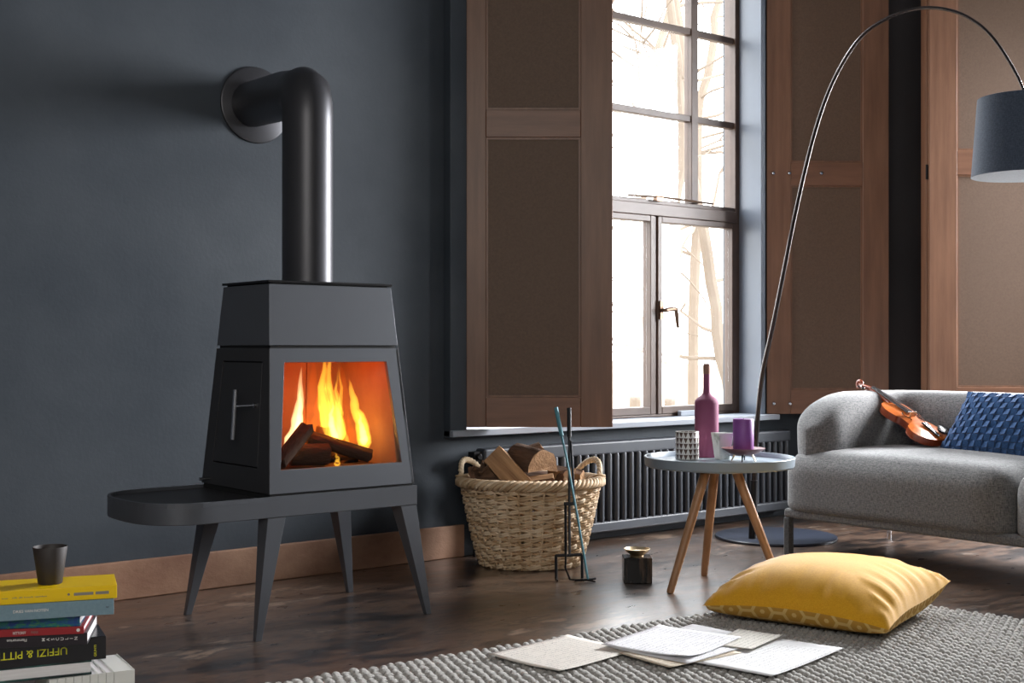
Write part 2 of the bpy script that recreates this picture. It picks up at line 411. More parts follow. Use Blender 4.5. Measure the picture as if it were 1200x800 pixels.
b = MB(); b.span((X0 - 0.2, Y0, 0), (X0, 0.3, Z1)); struct('wall_left', b, M['unseen_wall'], smooth=False)
b = MB(); b.span((X0, Y0 - 0.2, 0), (X1 + 0.3, Y0, Z1)); struct('wall_front', b, M['unseen_wall'], smooth=False)
b = MB(); b.span((X0, -0.022, 0.0), (3.5, 0, 0.145)); struct('baseboard_back', b, M['base'], bevel=0.005)
b = MB(); b.span((3.5, -0.012, 0.0), (X1, 0, 0.12)); struct('baseboard_window', b, M['wall'], bevel=0.004)
# casing of the window: left jamb box, right bead, lighter grey-blue reveals and the long sill
b = MB(); b.span((3.395, -0.055, 0.54), (3.488, 0, WZ1 + 0.1)); struct('trim_1', b, M['wall'], bevel=0.006)
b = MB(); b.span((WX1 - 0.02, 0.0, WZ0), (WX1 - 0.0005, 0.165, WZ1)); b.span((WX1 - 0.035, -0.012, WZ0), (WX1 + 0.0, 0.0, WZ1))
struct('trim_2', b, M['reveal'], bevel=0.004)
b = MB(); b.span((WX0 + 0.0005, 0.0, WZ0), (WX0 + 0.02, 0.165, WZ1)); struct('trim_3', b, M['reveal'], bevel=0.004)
b = MB(); b.span((3.395, -0.075, 0.548), (5.66, 0.0, 0.578)); b.span((WX0, 0.0, 0.5605), (WX1, 0.3, 0.578))
struct('trim_sill', b, M['sill'], bevel=0.004)

# window: outer frame, transom, glazing bars, three casements below
win = bpy.data.objects.new('window_1', None); C.objects.link(win); win.location = (0, 0.2, 0); win['kind'] = 'structure'
def wpart(name, boxes, m, bevel=0.004):
    q = MB()
    for a, c in boxes: q.span(a, c)
    return obj(name, q, m, win, bevel=bevel)
wpart('window_frame', [((3.50, -0.035, 0.578), (3.562, 0.05, WZ1)), ((5.562, -0.035, 0.578), (5.61, 0.05, WZ1)),
      ((3.562, -0.035, WZ1 - 0.05), (5.562, 0.05, WZ1)), ((3.562, -0.035, 0.578), (5.562, 0.05, 0.592))], M['frame'])
wpart('transom', [((3.562, -0.045, 1.655), (5.562, 0.05, 1.718))], M['frame'])
wpart('transom_rail', [((3.562, -0.028, 1.718), (5.562, 0.03, 1.742))], M['frame'])
for x in (3.875, 4.555, 5.235):
    wpart('glazing_bar', [((x - 0.026, -0.028, 1.742), (x + 0.026, 0.03, WZ1 - 0.05))], M['frame'])
for z in (2.21, 2.69):
    wpart('glazing_bar', [((3.562, -0.02, z - 0.018), (5.562, 0.022, z + 0.018))], M['frame'])
xs = (3.562, 3.849, 3.901, 4.529, 4.581, 5.209, 5.261, 5.562); zs = (1.742, 2.192, 2.228, 2.672, 2.708, WZ1 - 0.05)
for i in range(0, 8, 2):
    for k in range(0, 6, 2):
        wpart('pane', [((xs[i], 0.000, zs[k]), (xs[i + 1], 0.004, zs[k + 1]))], M['glass'], 0)
for x in (4.192, 4.921):
    wpart('mullion', [((x - 0.012, -0.03, 0.592), (x + 0.012, 0.05, 1.655))], M['frame'])
for k, (xa, xb) in enumerate(((3.562, 4.18), (4.204, 4.909), (4.933, 5.562))):
    sash = wpart('casement_sash', [((xa, -0.04, 0.592), (xa + 0.032, 0.02, 1.655)), ((xb - 0.032, -0.04, 0.592), (xb, 0.02, 1.655)),
                 ((xa + 0.032, -0.04, 0.592), (xb - 0.032, 0.02, 0.632)), ((xa + 0.032, -0.04, 1.622), (xb - 0.032, 0.02, 1.655))], M['frame'])
    q = MB(); q.span((xa + 0.032, -0.01, 0.632), (xb - 0.032, -0.006, 1.622)); obj('pane', q, M['glass'], sash)
    if k:
        hx = xa + 0.02 if k == 2 else xb - 0.02
        if k == 2:
            q = MB()
            q.tube([(hx, -0.04, 1.150), (hx, -0.062, 1.150), (hx, -0.085, 1.150)], 0.011, 10)
            q.tube([(hx - 0.008, -0.085, 1.150), (hx + 0.045, -0.085, 1.158), (hx + 0.072, -0.082, 1.155), (hx + 0.082, -0.08, 1.13), (hx + 0.092, -0.08, 1.055)], [0.011, 0.012, 0.013, 0.011, 0.009], 10)
            q.span((hx - 0.012, -0.05, 1.10), (hx + 0.012, -0.04, 1.20))
            obj('casement_handle', q, M['bronze'], sash)
q = MB(); q.tube([(4.70, -0.05, 1.748), (4.93, -0.055, 1.756), (5.18, -0.05, 1.752), (5.36, -0.045, 1.750)], 0.006, 8)
q.box((4.93, -0.045, 1.748), (0.05, 0.03, 0.03))
obj('fanlight_stay', q, M['bronze'], win)
q = MB(); q.span((5.075, -0.075, 0.5785), (5.20, -0.048, 0.607)); obj('sill_catch', q, M['sill'], win, bevel=0.003)

# outside: frosty ground and bare trees, the mist only in their pale bark colour
b = MB()
def gfn(u, v):
    x = -30 + 90 * u; y = 1.2 + 80 * v
    return (x, y, -1.1 + 0.02 * y + 0.25 * noise.noise((x * 0.12, y * 0.12, 3)))
b.grid(gfn, 30, 30); o = struct('ground_outside', b, M['frost'])
def tree(name, label, trunk, r0, r1, seed, nb=9, spread=1.0):
    rnd = random.Random(seed)
    base = Vector((trunk[0][0], trunk[0][1], -1.1))
    t = thing(name, label, 'tree', base)
    P = [Vector(p) - base for p in trunk]
    pts = []
    for i in range(len(P) - 1):
        for k in range(4):
            f = k / 4; pts.append(P[i].lerp(P[i + 1], f) + Vector((rnd.uniform(-.02, .02), rnd.uniform(-.02, .02), 0)))
    pts.append(P[-1]); n = len(pts)
    rad = [r0 + (r1 - r0) * i / (n - 1) for i in range(n)]
    q = MB(); q.tube(pts, rad, 9); obj('trunk', q, M['bark_pale'], t)
    for k in range(nb):
        i = rnd.randint(n // 5, n - 2); p = pts[i].copy(); q = MB()
        ang = rnd.uniform(0, 2 * PI); d = Vector((math.cos(ang), math.sin(ang) * 0.6, rnd.uniform(-0.15, 0.7))).normalized()
        path = [p.copy()]; L = rnd.uniform(1.2, 2.6) * spread
        for s in range(9):
            d = (d + Vector((rnd.uniform(-.28, .28), rnd.uniform(-.2, .2), rnd.uniform(-.22, .22)))).normalized()
            p = p + d * L / 9; path.append(p.copy())
            if s in (3, 5, 7):
                e = (d + Vector((rnd.uniform(-.9, .9), rnd.uniform(-.6, .6), rnd.uniform(-.5, .7)))).normalized(); pp = p.copy(); tw = [pp.copy()]
                for _ in range(5):
                    e = (e + Vector((rnd.uniform(-.3, .3), rnd.uniform(-.3, .3), rnd.uniform(-.25, .25)))).normalized(); pp = pp + e * L / 13; tw.append(pp.copy())
                q.tube(tw, [0.011 * (1 - j / 7) for j in range(6)], 5)
        q.tube(path, [max(0.006, rad[i] * 0.34 * (1 - j / 10.5)) for j in range(10)], 6)
        obj('branch', q, M['bark_pale'], t)
    return t
tree('bare_tree', 'pale bare tree with a trunk leaning left, nearest the lower right window pane',
     [(8.5, 2.59, -1.1), (8.443, 2.636, 0.121), (8.329, 2.728, 0.855), (8.227, 2.811, 1.735), (8.113, 2.904, 2.615), (8.05, 2.954, 3.568), (7.896, 3.079, 4.815)], 0.062, 0.04, 3, 12)
tree('bare_tree', 'slim pale bare tree close to the right window reveal',
     [(7.551, 2.6, -1.1), (7.572, 2.6, 1.463), (7.70, 2.6, 2.73), (7.60, 2.6, 3.53), (7.5, 2.6, 4.4)], 0.05, 0.032, 11, 8)
tree('bare_tree', 'pale bare tree with arching twigs behind the middle glazing bar',
     [(9.615, 4.261, -1.1), (9.628, 4.25, 1.877), (9.655, 4.228, 3.264), (9.776, 4.13, 4.131), (9.87, 4.053, 4.824)], 0.06, 0.035, 5, 12, 1.2)
tree('bare_tree', 'distant pale bare tree standing behind the edge of the left shutter',
     [(10.573, 6.058, -1.1), (10.573, 6.058, 2.02), (10.69, 5.964, 3.22), (10.783, 5.888, 4.42), (11.047, 5.674, 5.62)], 0.07, 0.04, 8, 14, 1.6)

# ------------------------------------------------------------------ shutters
DU = Vector((0.7768, -0.6298, 0)); ROT = -R(39.0355)
def shutter(label, loc, w, z0, z1, sl, sr, bolts, pair=False, mid=(1.905, 2.03), bot=0.135, extra_rail=None):
    t = thing('panelled_shutter', label, 'shutter', (loc[0], loc[1], 0), ROT, 'wooden window shutters')
    th = 0.036
    def bx(name, a, c, m, bev=0.003):
        q = MB(); q.span(a, c); return obj(name, q, m, t, bevel=bev)
    bx('stile', (0, 0, z0), (sl, th, z1), M['shutter']); bx('stile', (w - sr, 0, z0), (w, th, z1), M['shutter'])
    rails = [(z0, z0 + bot), mid, (z1 - 0.13, z1)]
    for a, c in rails: bx('rail', (sl, 0.0006, a), (w - sr, th - 0.0006, c), M['shutter_rail'])
    for (a, c), (d, e) in zip(rails[:-1], rails[1:]):
        bx('panel', (sl, 0.014, c), (w - sr, th - 0.008, d), M['panel'], 0)
        q = MB()
        for p0, p1 in (((sl, 0.008, c), (sl + 0.010, 0.014, d)), ((w - sr - 0.010, 0.008, c), (w - sr, 0.014, d)), ((sl + .01, 0.008, c), (w - sr - .01, 0.014, c + 0.010)), ((sl + .01, 0.008, d - 0.010), (w - sr - .01, 0.014, d))):
            q.span(p0, p1)
        obj('moulding', q, M['shutter'], t)
    for x, z in bolts:
        q = MB(); q.lathe([(0.0, 0.012), (0.008, 0.011), (0.011, 0.006), (0.012, 0.0)], 12)
        obj('bolt', q, M['chrome'], t, loc=(x, 0, z), rot=(PI / 2, 0, 0))
    if pair:     # the second leaf folded flat behind the first, its edge showing
        q = MB(); q.span((-0.001, th + 0.012, z0), (w - 0.02, th * 2 + 0.07, z1)); obj('folded_leaf', q, M['shutter'], t, bevel=0.003)
    for z in (z0 + 0.06, 1.90, z1 - 0.3):
        q = MB(); q.tube([(-0.007, 0.02, z - 0.04), (-0.007, 0.02, z + 0.04)], 0.007, 10); obj('hinge', q, M['sill'] if bolts else M['black'], t)
    return t
shutter('dark brown panelled shutter left of the window, half closed above the log basket', (3.470, -0.006, 0), 0.706, 0.588, 3.22, 0.130, 0.145, [], mid=(1.905, 2.030))
shutter('brown panelled shutter with steel bolts folded back right of the window', (5.622, -0.012, 0), 0.683, 0.578, 3.22, 0.134, 0.145,
        [(0.035, 1.925), (0.125, 1.925), (0.215, 1.925), (0.305, 1.925), (0.038, 0.636), (0.128, 0.636)], mid=(1.857, 1.987))
shutter('paler brown panelled shutter behind the lampshade, at the right edge', (6.105, -0.730, 0), 0.80, 0.60, 3.22, 0.150, 0.145, [], pair=True, mid=(1.883, 2.015))

# ------------------------------------------------------------------ wood stove
SX, SYc = 2.306, -0.68
st = thing('wood_stove', 'grey steel tapered wood stove with a burning fire on a long four-legged bench', 'stove', (SX, SYc, 0))
def hw(z): return 0.2875 - (0.0445 / 0.705) * (z - 0.465)
def hd(z): return 0.251 - (0.084 / 0.705) * (z - 0.465)
def fr(sx, z, inset=0.0): return Vector((sx, -hd(z) + inset, z))            # a point on the front plane
def lf(y, z, inset=0.0): return Vector((-hw(z) + inset, y, z))              # a point on the left plane
def holed(outer, hole, off):
    """a plate with a hole: two rings of four points, thickened by off"""
    q = MB(); off = Vector(off)
    vs = list(outer) + list(hole); vs += [v + off for v in vs]
    fs = []
    for i in range(4):
        j = (i + 1) % 4
        fs += [(i, j, 4 + j, 4 + i), (8 + i, 12 + i, 12 + j, 8 + j), (4 + i, 4 + j, 12 + j, 12 + i), (i, 8 + i, 8 + j, j)]
    return q.add(vs, fs)
za, zb = 0.468, 0.947
e = 0.0015
q = holed([fr(-hw(za) + e, za), fr(hw(za) - e, za), fr(hw(zb) - e, zb), fr(-hw(zb) + e, zb)],
          [fr(-0.240, 0.545), fr(0.240, 0.545), fr(0.203, 0.900), fr(-0.203, 0.900)], (0, 0.016, 0))
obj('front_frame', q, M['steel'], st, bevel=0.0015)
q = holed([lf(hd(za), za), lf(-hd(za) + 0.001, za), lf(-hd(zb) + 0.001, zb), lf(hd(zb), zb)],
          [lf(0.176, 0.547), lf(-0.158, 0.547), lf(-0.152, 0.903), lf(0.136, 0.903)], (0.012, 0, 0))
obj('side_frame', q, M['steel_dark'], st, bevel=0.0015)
dr = MB(); dd = 0.004
dr.hexa([lf(-0.154, 0.551, 0.001), lf(0.172, 0.551, 0.001), lf(0.172, 0.551, 0.012), lf(-0.154, 0.551, 0.012),
         lf(-0.148, 0.899, 0.001), lf(0.132, 0.899, 0.001), lf(0.132, 0.899, 0.012), lf(-0.148, 0.899, 0.012)])
door = obj('door', dr, M['steel_dark'], st, bevel=0.0015)
q = MB(); q.hexa([lf(-0.165, 0.54, 0.0125), lf(0.185, 0.54, 0.0125), lf(0.185, 0.54, 0.016), lf(-0.165, 0.54, 0.016),
                  lf(-0.158, 0.91, 0.0125), lf(0.142, 0.91, 0.0125), lf(0.142, 0.91, 0.016), lf(-0.158, 0.91, 0.016)])
obj('door_rebate', q, M['gap'], st)
q = MB(); hx = -0.322
q.tube([(hx + 0.010, -0.062, 0.808), (hx, -0.062, 0.640)], 0.0085, 14)
q.tube([(hx + 0.006, -0.062, 0.752), (-0.268, -0.120, 0.756)], 0.0045, 10)
q.tube([(-0.276, -0.120, 0.756), (-0.264, -0.120, 0.756)], 0.009, 12)
obj('door_handle', q, M['chrome'], door)
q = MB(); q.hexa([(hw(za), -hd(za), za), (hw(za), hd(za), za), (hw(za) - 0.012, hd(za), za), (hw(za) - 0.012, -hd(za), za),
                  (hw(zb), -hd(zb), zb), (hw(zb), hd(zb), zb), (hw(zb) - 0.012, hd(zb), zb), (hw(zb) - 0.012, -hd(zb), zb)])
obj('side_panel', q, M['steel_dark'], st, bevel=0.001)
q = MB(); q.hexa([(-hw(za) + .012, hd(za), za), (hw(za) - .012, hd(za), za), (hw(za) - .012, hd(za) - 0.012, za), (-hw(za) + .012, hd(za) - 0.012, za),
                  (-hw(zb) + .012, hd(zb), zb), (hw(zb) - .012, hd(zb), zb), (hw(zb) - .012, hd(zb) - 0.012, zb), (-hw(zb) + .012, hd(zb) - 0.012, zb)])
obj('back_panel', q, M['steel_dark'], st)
def frustum(q, z0, z1, off0=0.0, off1=0.0):
    p = []
    for z, o in ((z0, off0), (z1, off1)):
        a, c = hw(z) - o, hd(z) - o
        p += [(-a, -c, z), (a, -c, z), (a, c, z), (-a, c, z)]
    return q.hexa(p)
q = MB(); frustum(q, 0.957, 1.163); hat = obj('heat_store_cover', q, M['steel'], st, bevel=0.0015)
q = MB(); frustum(q, 0.9472, 0.9568, 0.008, 0.008); obj('shadow_gap', q, M['gap'], st)
q = MB(); frustum(q, 1.1632, 1.168, 0.010, 0.010); obj('shadow_gap', q, M['gap'], st)
q = MB(); a, c = hw(1.17) + 0.004, hd(1.17) + 0.004
q.span((-a, -c, 1.168), (a, c, 1.176)); obj('top_plate', q, M['black'], st, bevel=0.001)
q = MB(); frustum(q, 0.4485, 0.4678, 0.006, 0.006); obj('plinth', q, M['gap'], st)
q = MB(); q.tube([(-0.281, 0.19, 0.489), (-0.325, 0.19, 0.487)], 0.006, 10); obj('air_lever', q, M['chrome'], st)
# firebox lining
def slab(name, p): q = MB(); q.hexa(p); return obj(name, q, M['liner'], st, bevel=0.003)
bi, si = 0.16, 0.245
slab('side_lining', [(-si - 0.02, -0.215, 0.47), (-si, -0.215, 0.47), (-si, bi, 0.47), (-si - 0.02, bi, 0.47), (-si + 0.005, -0.18, 0.946), (-si + 0.032, -0.18, 0.946), (-si + 0.032, bi - 0.02, 0.946), (-si + 0.005, bi - 0.02, 0.946)])
slab('side_lining', [(si, -0.215, 0.47), (si + 0.02, -0.215, 0.47), (si + 0.02, bi, 0.47), (si, bi, 0.47), (si - 0.032, -0.18, 0.946), (si - 0.005, -0.18, 0.946), (si - 0.005, bi - 0.02, 0.946), (si - 0.032, bi - 0.02, 0.946)])
for x0, x1 in ((-si, -0.083), (-0.080, 0.080), (0.083, si)):
    slab('rear_lining', [(x0, bi, 0.47), (x1, bi, 0.47), (x1, bi + 0.02, 0.47), (x0, bi + 0.02, 0.47), (x0 * 0.9, bi - 0.03, 0.946), (x1 * 0.9, bi - 0.03, 0.946), (x1 * 0.9, bi - 0.01, 0.946), (x0 * 0.9, bi - 0.01, 0.946)])
q = MB(); q.span((-si, -0.225, 0.5), (si, bi, 0.53)); obj('hearth_plate', q, M['char'], st)
q = MB(); q.hexa([(-0.21, -0.17, 0.925), (0.21, -0.17, 0.925), (0.21, 0.13, 0.895), (-0.21, 0.13, 0.895), (-0.21, -0.17, 0.94), (0.21, -0.17, 0.94), (0.21, 0.13, 0.91), (-0.21, 0.13, 0.91)]); obj('baffle', q, M['liner'], st)
q = MB(); q.hexa([fr(-0.243, 0.54, 0.017), fr(0.243, 0.54, 0.017), fr(0.243, 0.54, 0.021), fr(-0.243, 0.54, 0.021), fr(-0.207, 0.905, 0.017), fr(0.207, 0.905, 0.017), fr(0.207, 0.905, 0.021), fr(-0.207, 0.905, 0.021)])
obj('stove_pane', q, M['stove_glass'], st)
# bench: slab with a rounded left end, raised rim round a dark tray, tapered splayed legs
def bench_poly(o=0.0):
    P = [(0.296 - o, -0.256 + o), (0.296 - o, 0.256 - o)]
    for k in range(25):
        a = PI / 2 + PI * k / 24
        ca, sa = math.cos(a), math.sin(a); ex = 0.72
        P.append((-0.47 + (0.222 - o) * math.copysign(abs(ca) ** ex, ca), (0.256 - o) * math.copysign(abs(sa) ** ex, sa)))
    return P
q = MB(); q.prism(bench_poly(), 0.392, 0.448); bench = obj('bench', q, M['steel'], st, bevel=0.003)
q = MB(); A, B = bench_poly(), bench_poly(0.010)
k0, k1 = 1, len(A) - 1
idx = list(range(1, len(A))) + [0]
for i, j in zip(idx[:-1], idx[1:]):
    pa, pb, pc, pd = A[i], A[j], B[j], B[i]
    q.hexa([(*pa, 0.446), (*pb, 0.446), (*pc, 0.446), (*pd, 0.446), (*pa, 0.461), (*pb, 0.461), (*pc, 0.461), (*pd, 0.461)])
obj('bench_rim', q, M['steel'], bench, smooth=True)
q = MB(); q.prism([p for p in bench_poly(0.0101)], 0.4481, 0.4495); obj('bench_tray', q, M['steel_dark'], bench)
for sx in (-1, 1):
    for sy in (-1, 1):
        t0, t1 = 0.066, 0.021
        xa, ya, xb, yb = 0.294, 0.254, 0.347, 0.272
        p = []
        for (x, y, t, z) in ((xb, yb, t1, 0.0), (xa, ya, t0, 0.392)):
            p += [(sx * (x - t), sy * (y - t), z), (sx * x, sy * (y - t), z), (sx * x, sy * y, z), (sx * (x - t), sy * y, z)]
        q = MB(); q.hexa(p); obj('leg', q, M['steel'], st, bevel=0.0015)
# flue: up from the stove, a tight elbow, then to the wall
fl = thing('flue_pipe', 'dark grey flue pipe with a mitred elbow from stove top to wall', 'pipe', (SX, SYc, 1.178))
zt = 1.868 - 1.178; ed = Vector((0.134, 0.68, 0.062)); ed.normalize()
def mitred_pipe(r, n=48):
    q = MB(); e1 = ed; side = Vector((0, 0, 1)).cross(e1).normalized()        # rings: (side, fwd) below the elbow, (side, up) beyond it
    fwd = Vector((e1.x, e1.y, 0)).normalized(); up2 = side.cross(e1) * -1
    if up2.z < 0: up2 = -up2
    rings = []
    for z in (0.0, zt * 0.5, zt - 0.13): rings.append([Vector((0, 0, z)) + side * r * math.cos(2 * PI * j / n) + fwd * r * math.sin(2 * PI * j / n) for j in range(n)])
    for k in range(0, 5):      # a short rounded mitre
        a = R(90) * k / 4; ring = []
        for j in range(n):
            sj, fj = r * math.cos(2 * PI * j / n), r * math.sin(2 * PI * j / n)
            # offset from the inner corner, bent about a tight radius
            rho = 0.012 + (r - fj); o = fwd * (r + 0.012) + Vector((0, 0, zt - r - 0.012))
            c1, c2 = math.cos(a), math.sin(a); pw = 1.0 / (abs(c1) ** 3 + abs(c2) ** 3) ** (1 / 3)     # squarer than a circle
            ring.append(o + side * sj - fwd * rho * c1 * pw + Vector((0, 0, 1)) * rho * c2 * pw)
        rings.append(ring)
    for L in (0.25, 0.45, 0.695):
        rings.append([Vector((0, 0, zt)) + e1 * L + side * r * math.cos(2 * PI * j / n) - up2 * r * math.sin(2 * PI * j / n) for j in range(n)])
    vs = [v for g in rings for v in g]; m = len(rings)
    return q.add(vs, [(i * n + j, i * n + (j + 1) % n, (i + 1) * n + (j + 1) % n, (i + 1) * n + j) for i in range(m - 1) for j in range(n)])
obj('pipe', mitred_pipe(0.09), M['pipe'], fl, angle=50)
q = MB(); q.lathe([(0.0, 0.010), (0.148, 0.010), (0.153, 0.007), (0.155, 0.0), (0.0, 0.0)], 64)
ro = obj('wall_rosette', q, M['pipe'], fl, loc=(2.456 - SX, 0.680, 1.930 - 1.178), rot=(PI / 2, 0, 0))

# burning logs
def log_mesh(L, r, seed, sides=10, flat=1.0, wedge=None):
    """a split log along +x: irregular section, ragged surface"""
    rnd = random.Random(seed); q = MB(); n = 9
    sec = []
    if wedge is None:
        for j in range(sides):
            a = 2 * PI * j / sides; sec.append((r * math.cos(a) * rnd.uniform(.85, 1.08), r * math.sin(a) * flat * rnd.uniform(.85, 1.08)))
    else:
        sec = [(0.0, -0.55 * r)]
        for j in range(sides):
            a = -wedge / 2 + wedge * j / (sides - 1) + PI / 2
            sec.append((r * math.cos(a), -0.55 * r + r * 1.25 * math.sin(a) * rnd.uniform(.95, 1.04)))
    def fn(u, v):
        j = int(round(v * len(sec))) % len(sec); x = (u - 0.5) * L
        s = 1.0 + 0.10 * noise.noise((x * 9 + seed, j * 0.7, seed)); 
        return (x + 0.012 * noise.noise((j * 1.3, seed, 2.0)) * (1 if abs(u - .5) > .45 else 0), sec[j][0] * s, sec[j][1] * s)
    m = len(sec)
    vs = [fn(i / (n - 1), j / m) for i in range(n) for j in range(m)]
    side = [(i * m + j, i * m + (j + 1) % m, (i + 1) * m + (j + 1) % m, (i + 1) * m + j) for i in range(n - 1) for j in range(m)]
    ends = [tuple(range(m - 1, -1, -1)), tuple((n - 1) * m + j for j in range(m))]
    return vs, side, ends, m, sec
def place_log(name, label, a, c, r, seed, mats, group, flat=1.0, wedge=None, roll=0.0, ends_part=True, cat='log'):
    a, c = Vector(a), Vector(c); L = (c - a).length
    vs, side, ends, m, sec = log_mesh(L, r, seed, 12, flat, wedge)
    o0 = bpy.data.objects.new(name, None); C.objects.link(o0); tag(o0, label, cat, group)
    o0.location = (a + c) / 2
    o0.rotation_mode = 'QUATERNION'; o0.rotation_quaternion = (c - a).normalized().to_track_quat('X', 'Z') @ Matrix.Rotation(roll, 3, 'X').to_quaternion()
    # bark on the round side, split wood on flat sides and ends
    if wedge is None: bf, gf = side, list(ends)
    else:
        bf = [f for f in side if 0 not in (f[0] % m, f[1] % m)]; gf = [f for f in side if 0 in (f[0] % m, f[1] % m)] + list(ends)
    q = MB(); q.add(vs, bf); obj('bark', q, mats[0], o0, angle=50)
    q = MB(); q.add(vs, gf); obj('split_face', q, mats[1], o0, smooth=False)
    return o0
SO = Vector((SX, SYc, 0))
FL = 'logs burning in the stove'
BM = (M['char'], M['char'])
place_log('burning_log', 'charred log propped diagonally at the left of the stove fire', SO + Vector((-0.205, -0.165, 0.560)), SO + Vector((-0.070, -0.115, 0.672)), 0.030, 1, BM, FL, 0.85)
place_log('burning_log', 'crackled round black log in the middle of the stove fire', SO + Vector((-0.100, -0.05, 0.574)), SO + Vector((0.03, -0.09, 0.576)), 0.042, 2, BM, FL)
place_log('burning_log', 'long charred log sloping down to the right inside the stove', SO + Vector((-0.050, -0.03, 0.645)), SO + Vector((0.180, -0.13, 0.562)), 0.030, 3, BM, FL, 0.8)
place_log('burning_log', 'small upright charred chunk behind the sloping log in the stove', SO + Vector((0.055, 0.01, 0.545)), SO + Vector((0.065, 0.0, 0.665)), 0.026, 4, BM, FL)
place_log('burning_log', 'dark log lying at the right rear of the stove fire', SO + Vector((0.03, 0.06, 0.560)), SO + Vector((0.205, 0.0, 0.558)), 0.030, 6, BM, FL)
def flame_mat(name, col, s):
    m = bpy.data.materials.new(name); m.use_nodes = True; nt = m.node_tree; nt.nodes.clear()
    em = nt.nodes.new('ShaderNodeEmission'); em.inputs['Color'].default_value = (*col, 1); em.inputs['Strength'].default_value = s
    out = nt.nodes.new('ShaderNodeOutputMaterial'); nt.links.new(em.outputs[0], out.inputs['Volume']); return m
M['flame_outer'] = flame_mat('flame_orange_gas', (1.0, 0.17, 0.006), 6.0)
M['flame_core'] = flame_mat('flame_yellow_gas', (1.0, 0.50, 0.045), 48)
M['flame_pale'] = flame_mat('flame_pale_gas', (1.0, 0.66, 0.30), 52)
fire = thing('fire', 'orange and yellow flames rising from the logs behind the stove glass', 'fire', SO + Vector((0, -0.06, 0.56)))
def tongue(path, r, m, seed, parent=fire, name='flame'):
    path = [(p[0] + (0.055 if p[0] > -0.04 else 0.03), p[1], p[2]) for p in path]
    rnd = random.Random(seed); P = [Vector(p) - Vector((0, -0.06, 0.56)) for p in path]
    pts = []; k = 14
    for i in range(k):
        f = i / (k - 1) * (len(P) - 1); a = min(int(f), len(P) - 2); g = f - a
        pts.append(P[a].lerp(P[a + 1], g) + Vector((0.006 * noise.noise((i * 0.5, seed, 0)), 0.006 * noise.noise((i * .5, seed, 9)), 0)))
    rad = []
    for i in range(k):
        s = i / (k - 1); rad.append(max(0.0008, 1.5 * r * (min(1, s / 0.18 + 0.35)) * (1 - s) ** 0.75 * (1 + 0.25 * noise.noise((i * 0.9, seed * 3.1, 5)))))
    q = MB(); q.tube(pts, rad, 10, flat=0.8); return obj(name, q, m, parent)
tl = [([(-0.165, -0.10, 0.575), (-0.125, -0.08, 0.66), (-0.095, -0.06, 0.76), (-0.085, -0.05, 0.885)], 0.024, 'flame_pale'),
      ([(-0.125, -0.08, 0.60), (-0.095, -0.06, 0.70), (-0.088, -0.05, 0.82)], 0.016, 'flame_pale'),
      ([(-0.095, -0.06, 0.585), (-0.07, -0.05, 0.68), (-0.085, -0.05, 0.78)], 0.018, 'flame_outer'),
      ([(0.050, -0.03, 0.60), (0.005, -0.03, 0.70), (-0.015, -0.03, 0.80), (0.0, -0.03, 0.93)], 0.028, 'flame_core'),
      ([(0.060, -0.03, 0.60), (0.045, -0.02, 0.72), (0.015, -0.02, 0.82), (0.03, -0.02, 0.94)], 0.022, 'flame_core'),
      ([(0.035, -0.05, 0.61), (0.01, -0.05, 0.68), (0.02, -0.05, 0.76)], 0.014, 'flame_pale'),
      ([(0.075, -0.02, 0.62), (0.075, 0.0, 0.72), (0.060, 0.0, 0.83)], 0.018, 'flame_core'),
      ([(0.125, -0.10, 0.585), (0.115, -0.09, 0.67), (0.085, -0.08, 0.76), (0.070, -0.08, 0.84)], 0.026, 'flame_core'),
      ([(0.120, -0.10, 0.60), (0.110, -0.10, 0.66), (0.095, -0.10, 0.72)], 0.014, 'flame_pale'),
      ([(0.02, -0.01, 0.58), (0.02, 0.0, 0.72), (0.02, 0.0, 0.93)], 0.060, 'flame_outer'),
      ([(0.09, -0.03, 0.58), (0.08, -0.02, 0.72), (0.07, -0.02, 0.90)], 0.046, 'flame_outer'),
      ([(-0.06, 0.0, 0.58), (-0.035, 0.0, 0.74), (-0.03, 0.0, 0.92)], 0.034, 'flame_outer'),
      ([(-0.045, -0.142, 0.534), (0.0, -0.14, 0.548), (0.03, -0.14, 0.556)], 0.010, 'flame_outer'), ([(-0.02, -0.138, 0.534), (-0.012, -0.136, 0.56), (-0.025, -0.135, 0.585)], 0.010, 'flame_core')]
rnd = random.Random(31)
for k in range(11):
    x = rnd.uniform(-0.02, 0.115); y = rnd.uniform(-0.10, 0.0); L = rnd.uniform(0.14, 0.33) * (1 - abs(x - 0.04) * 2.2)
    dx = rnd.uniform(-0.05, -0.005)
    tl.append(([(x, y, 0.585), (x + dx * 0.3, y, 0.585 + L * 0.35), (x + dx * 0.7 + rnd.uniform(-.012, .012), y, 0.585 + L * 0.7), (x + dx, y, min(0.93, 0.585 + L))], rnd.uniform(0.006, 0.012), 'flame_core' if k % 3 else 'flame_outer'))
for i, (p, r, m) in enumerate(tl): tongue(p, r, M[m], i + 1)
for p, e_, rad in (((0.03, -0.04, 0.74), 0.55, 0.07), ((-0.09, -0.07, 0.70), 0.35, 0.05), ((0.03, -0.095, 0.865), 1.1, 0.03)):
    d = bpy.data.lights.new('firelight', 'POINT'); d.energy = e_; d.color = (1.0, 0.062, 0.009); d.shadow_soft_size = rad
    o = bpy.data.objects.new('firelight', d); C.objects.link(o); o.location = SO + Vector(p)

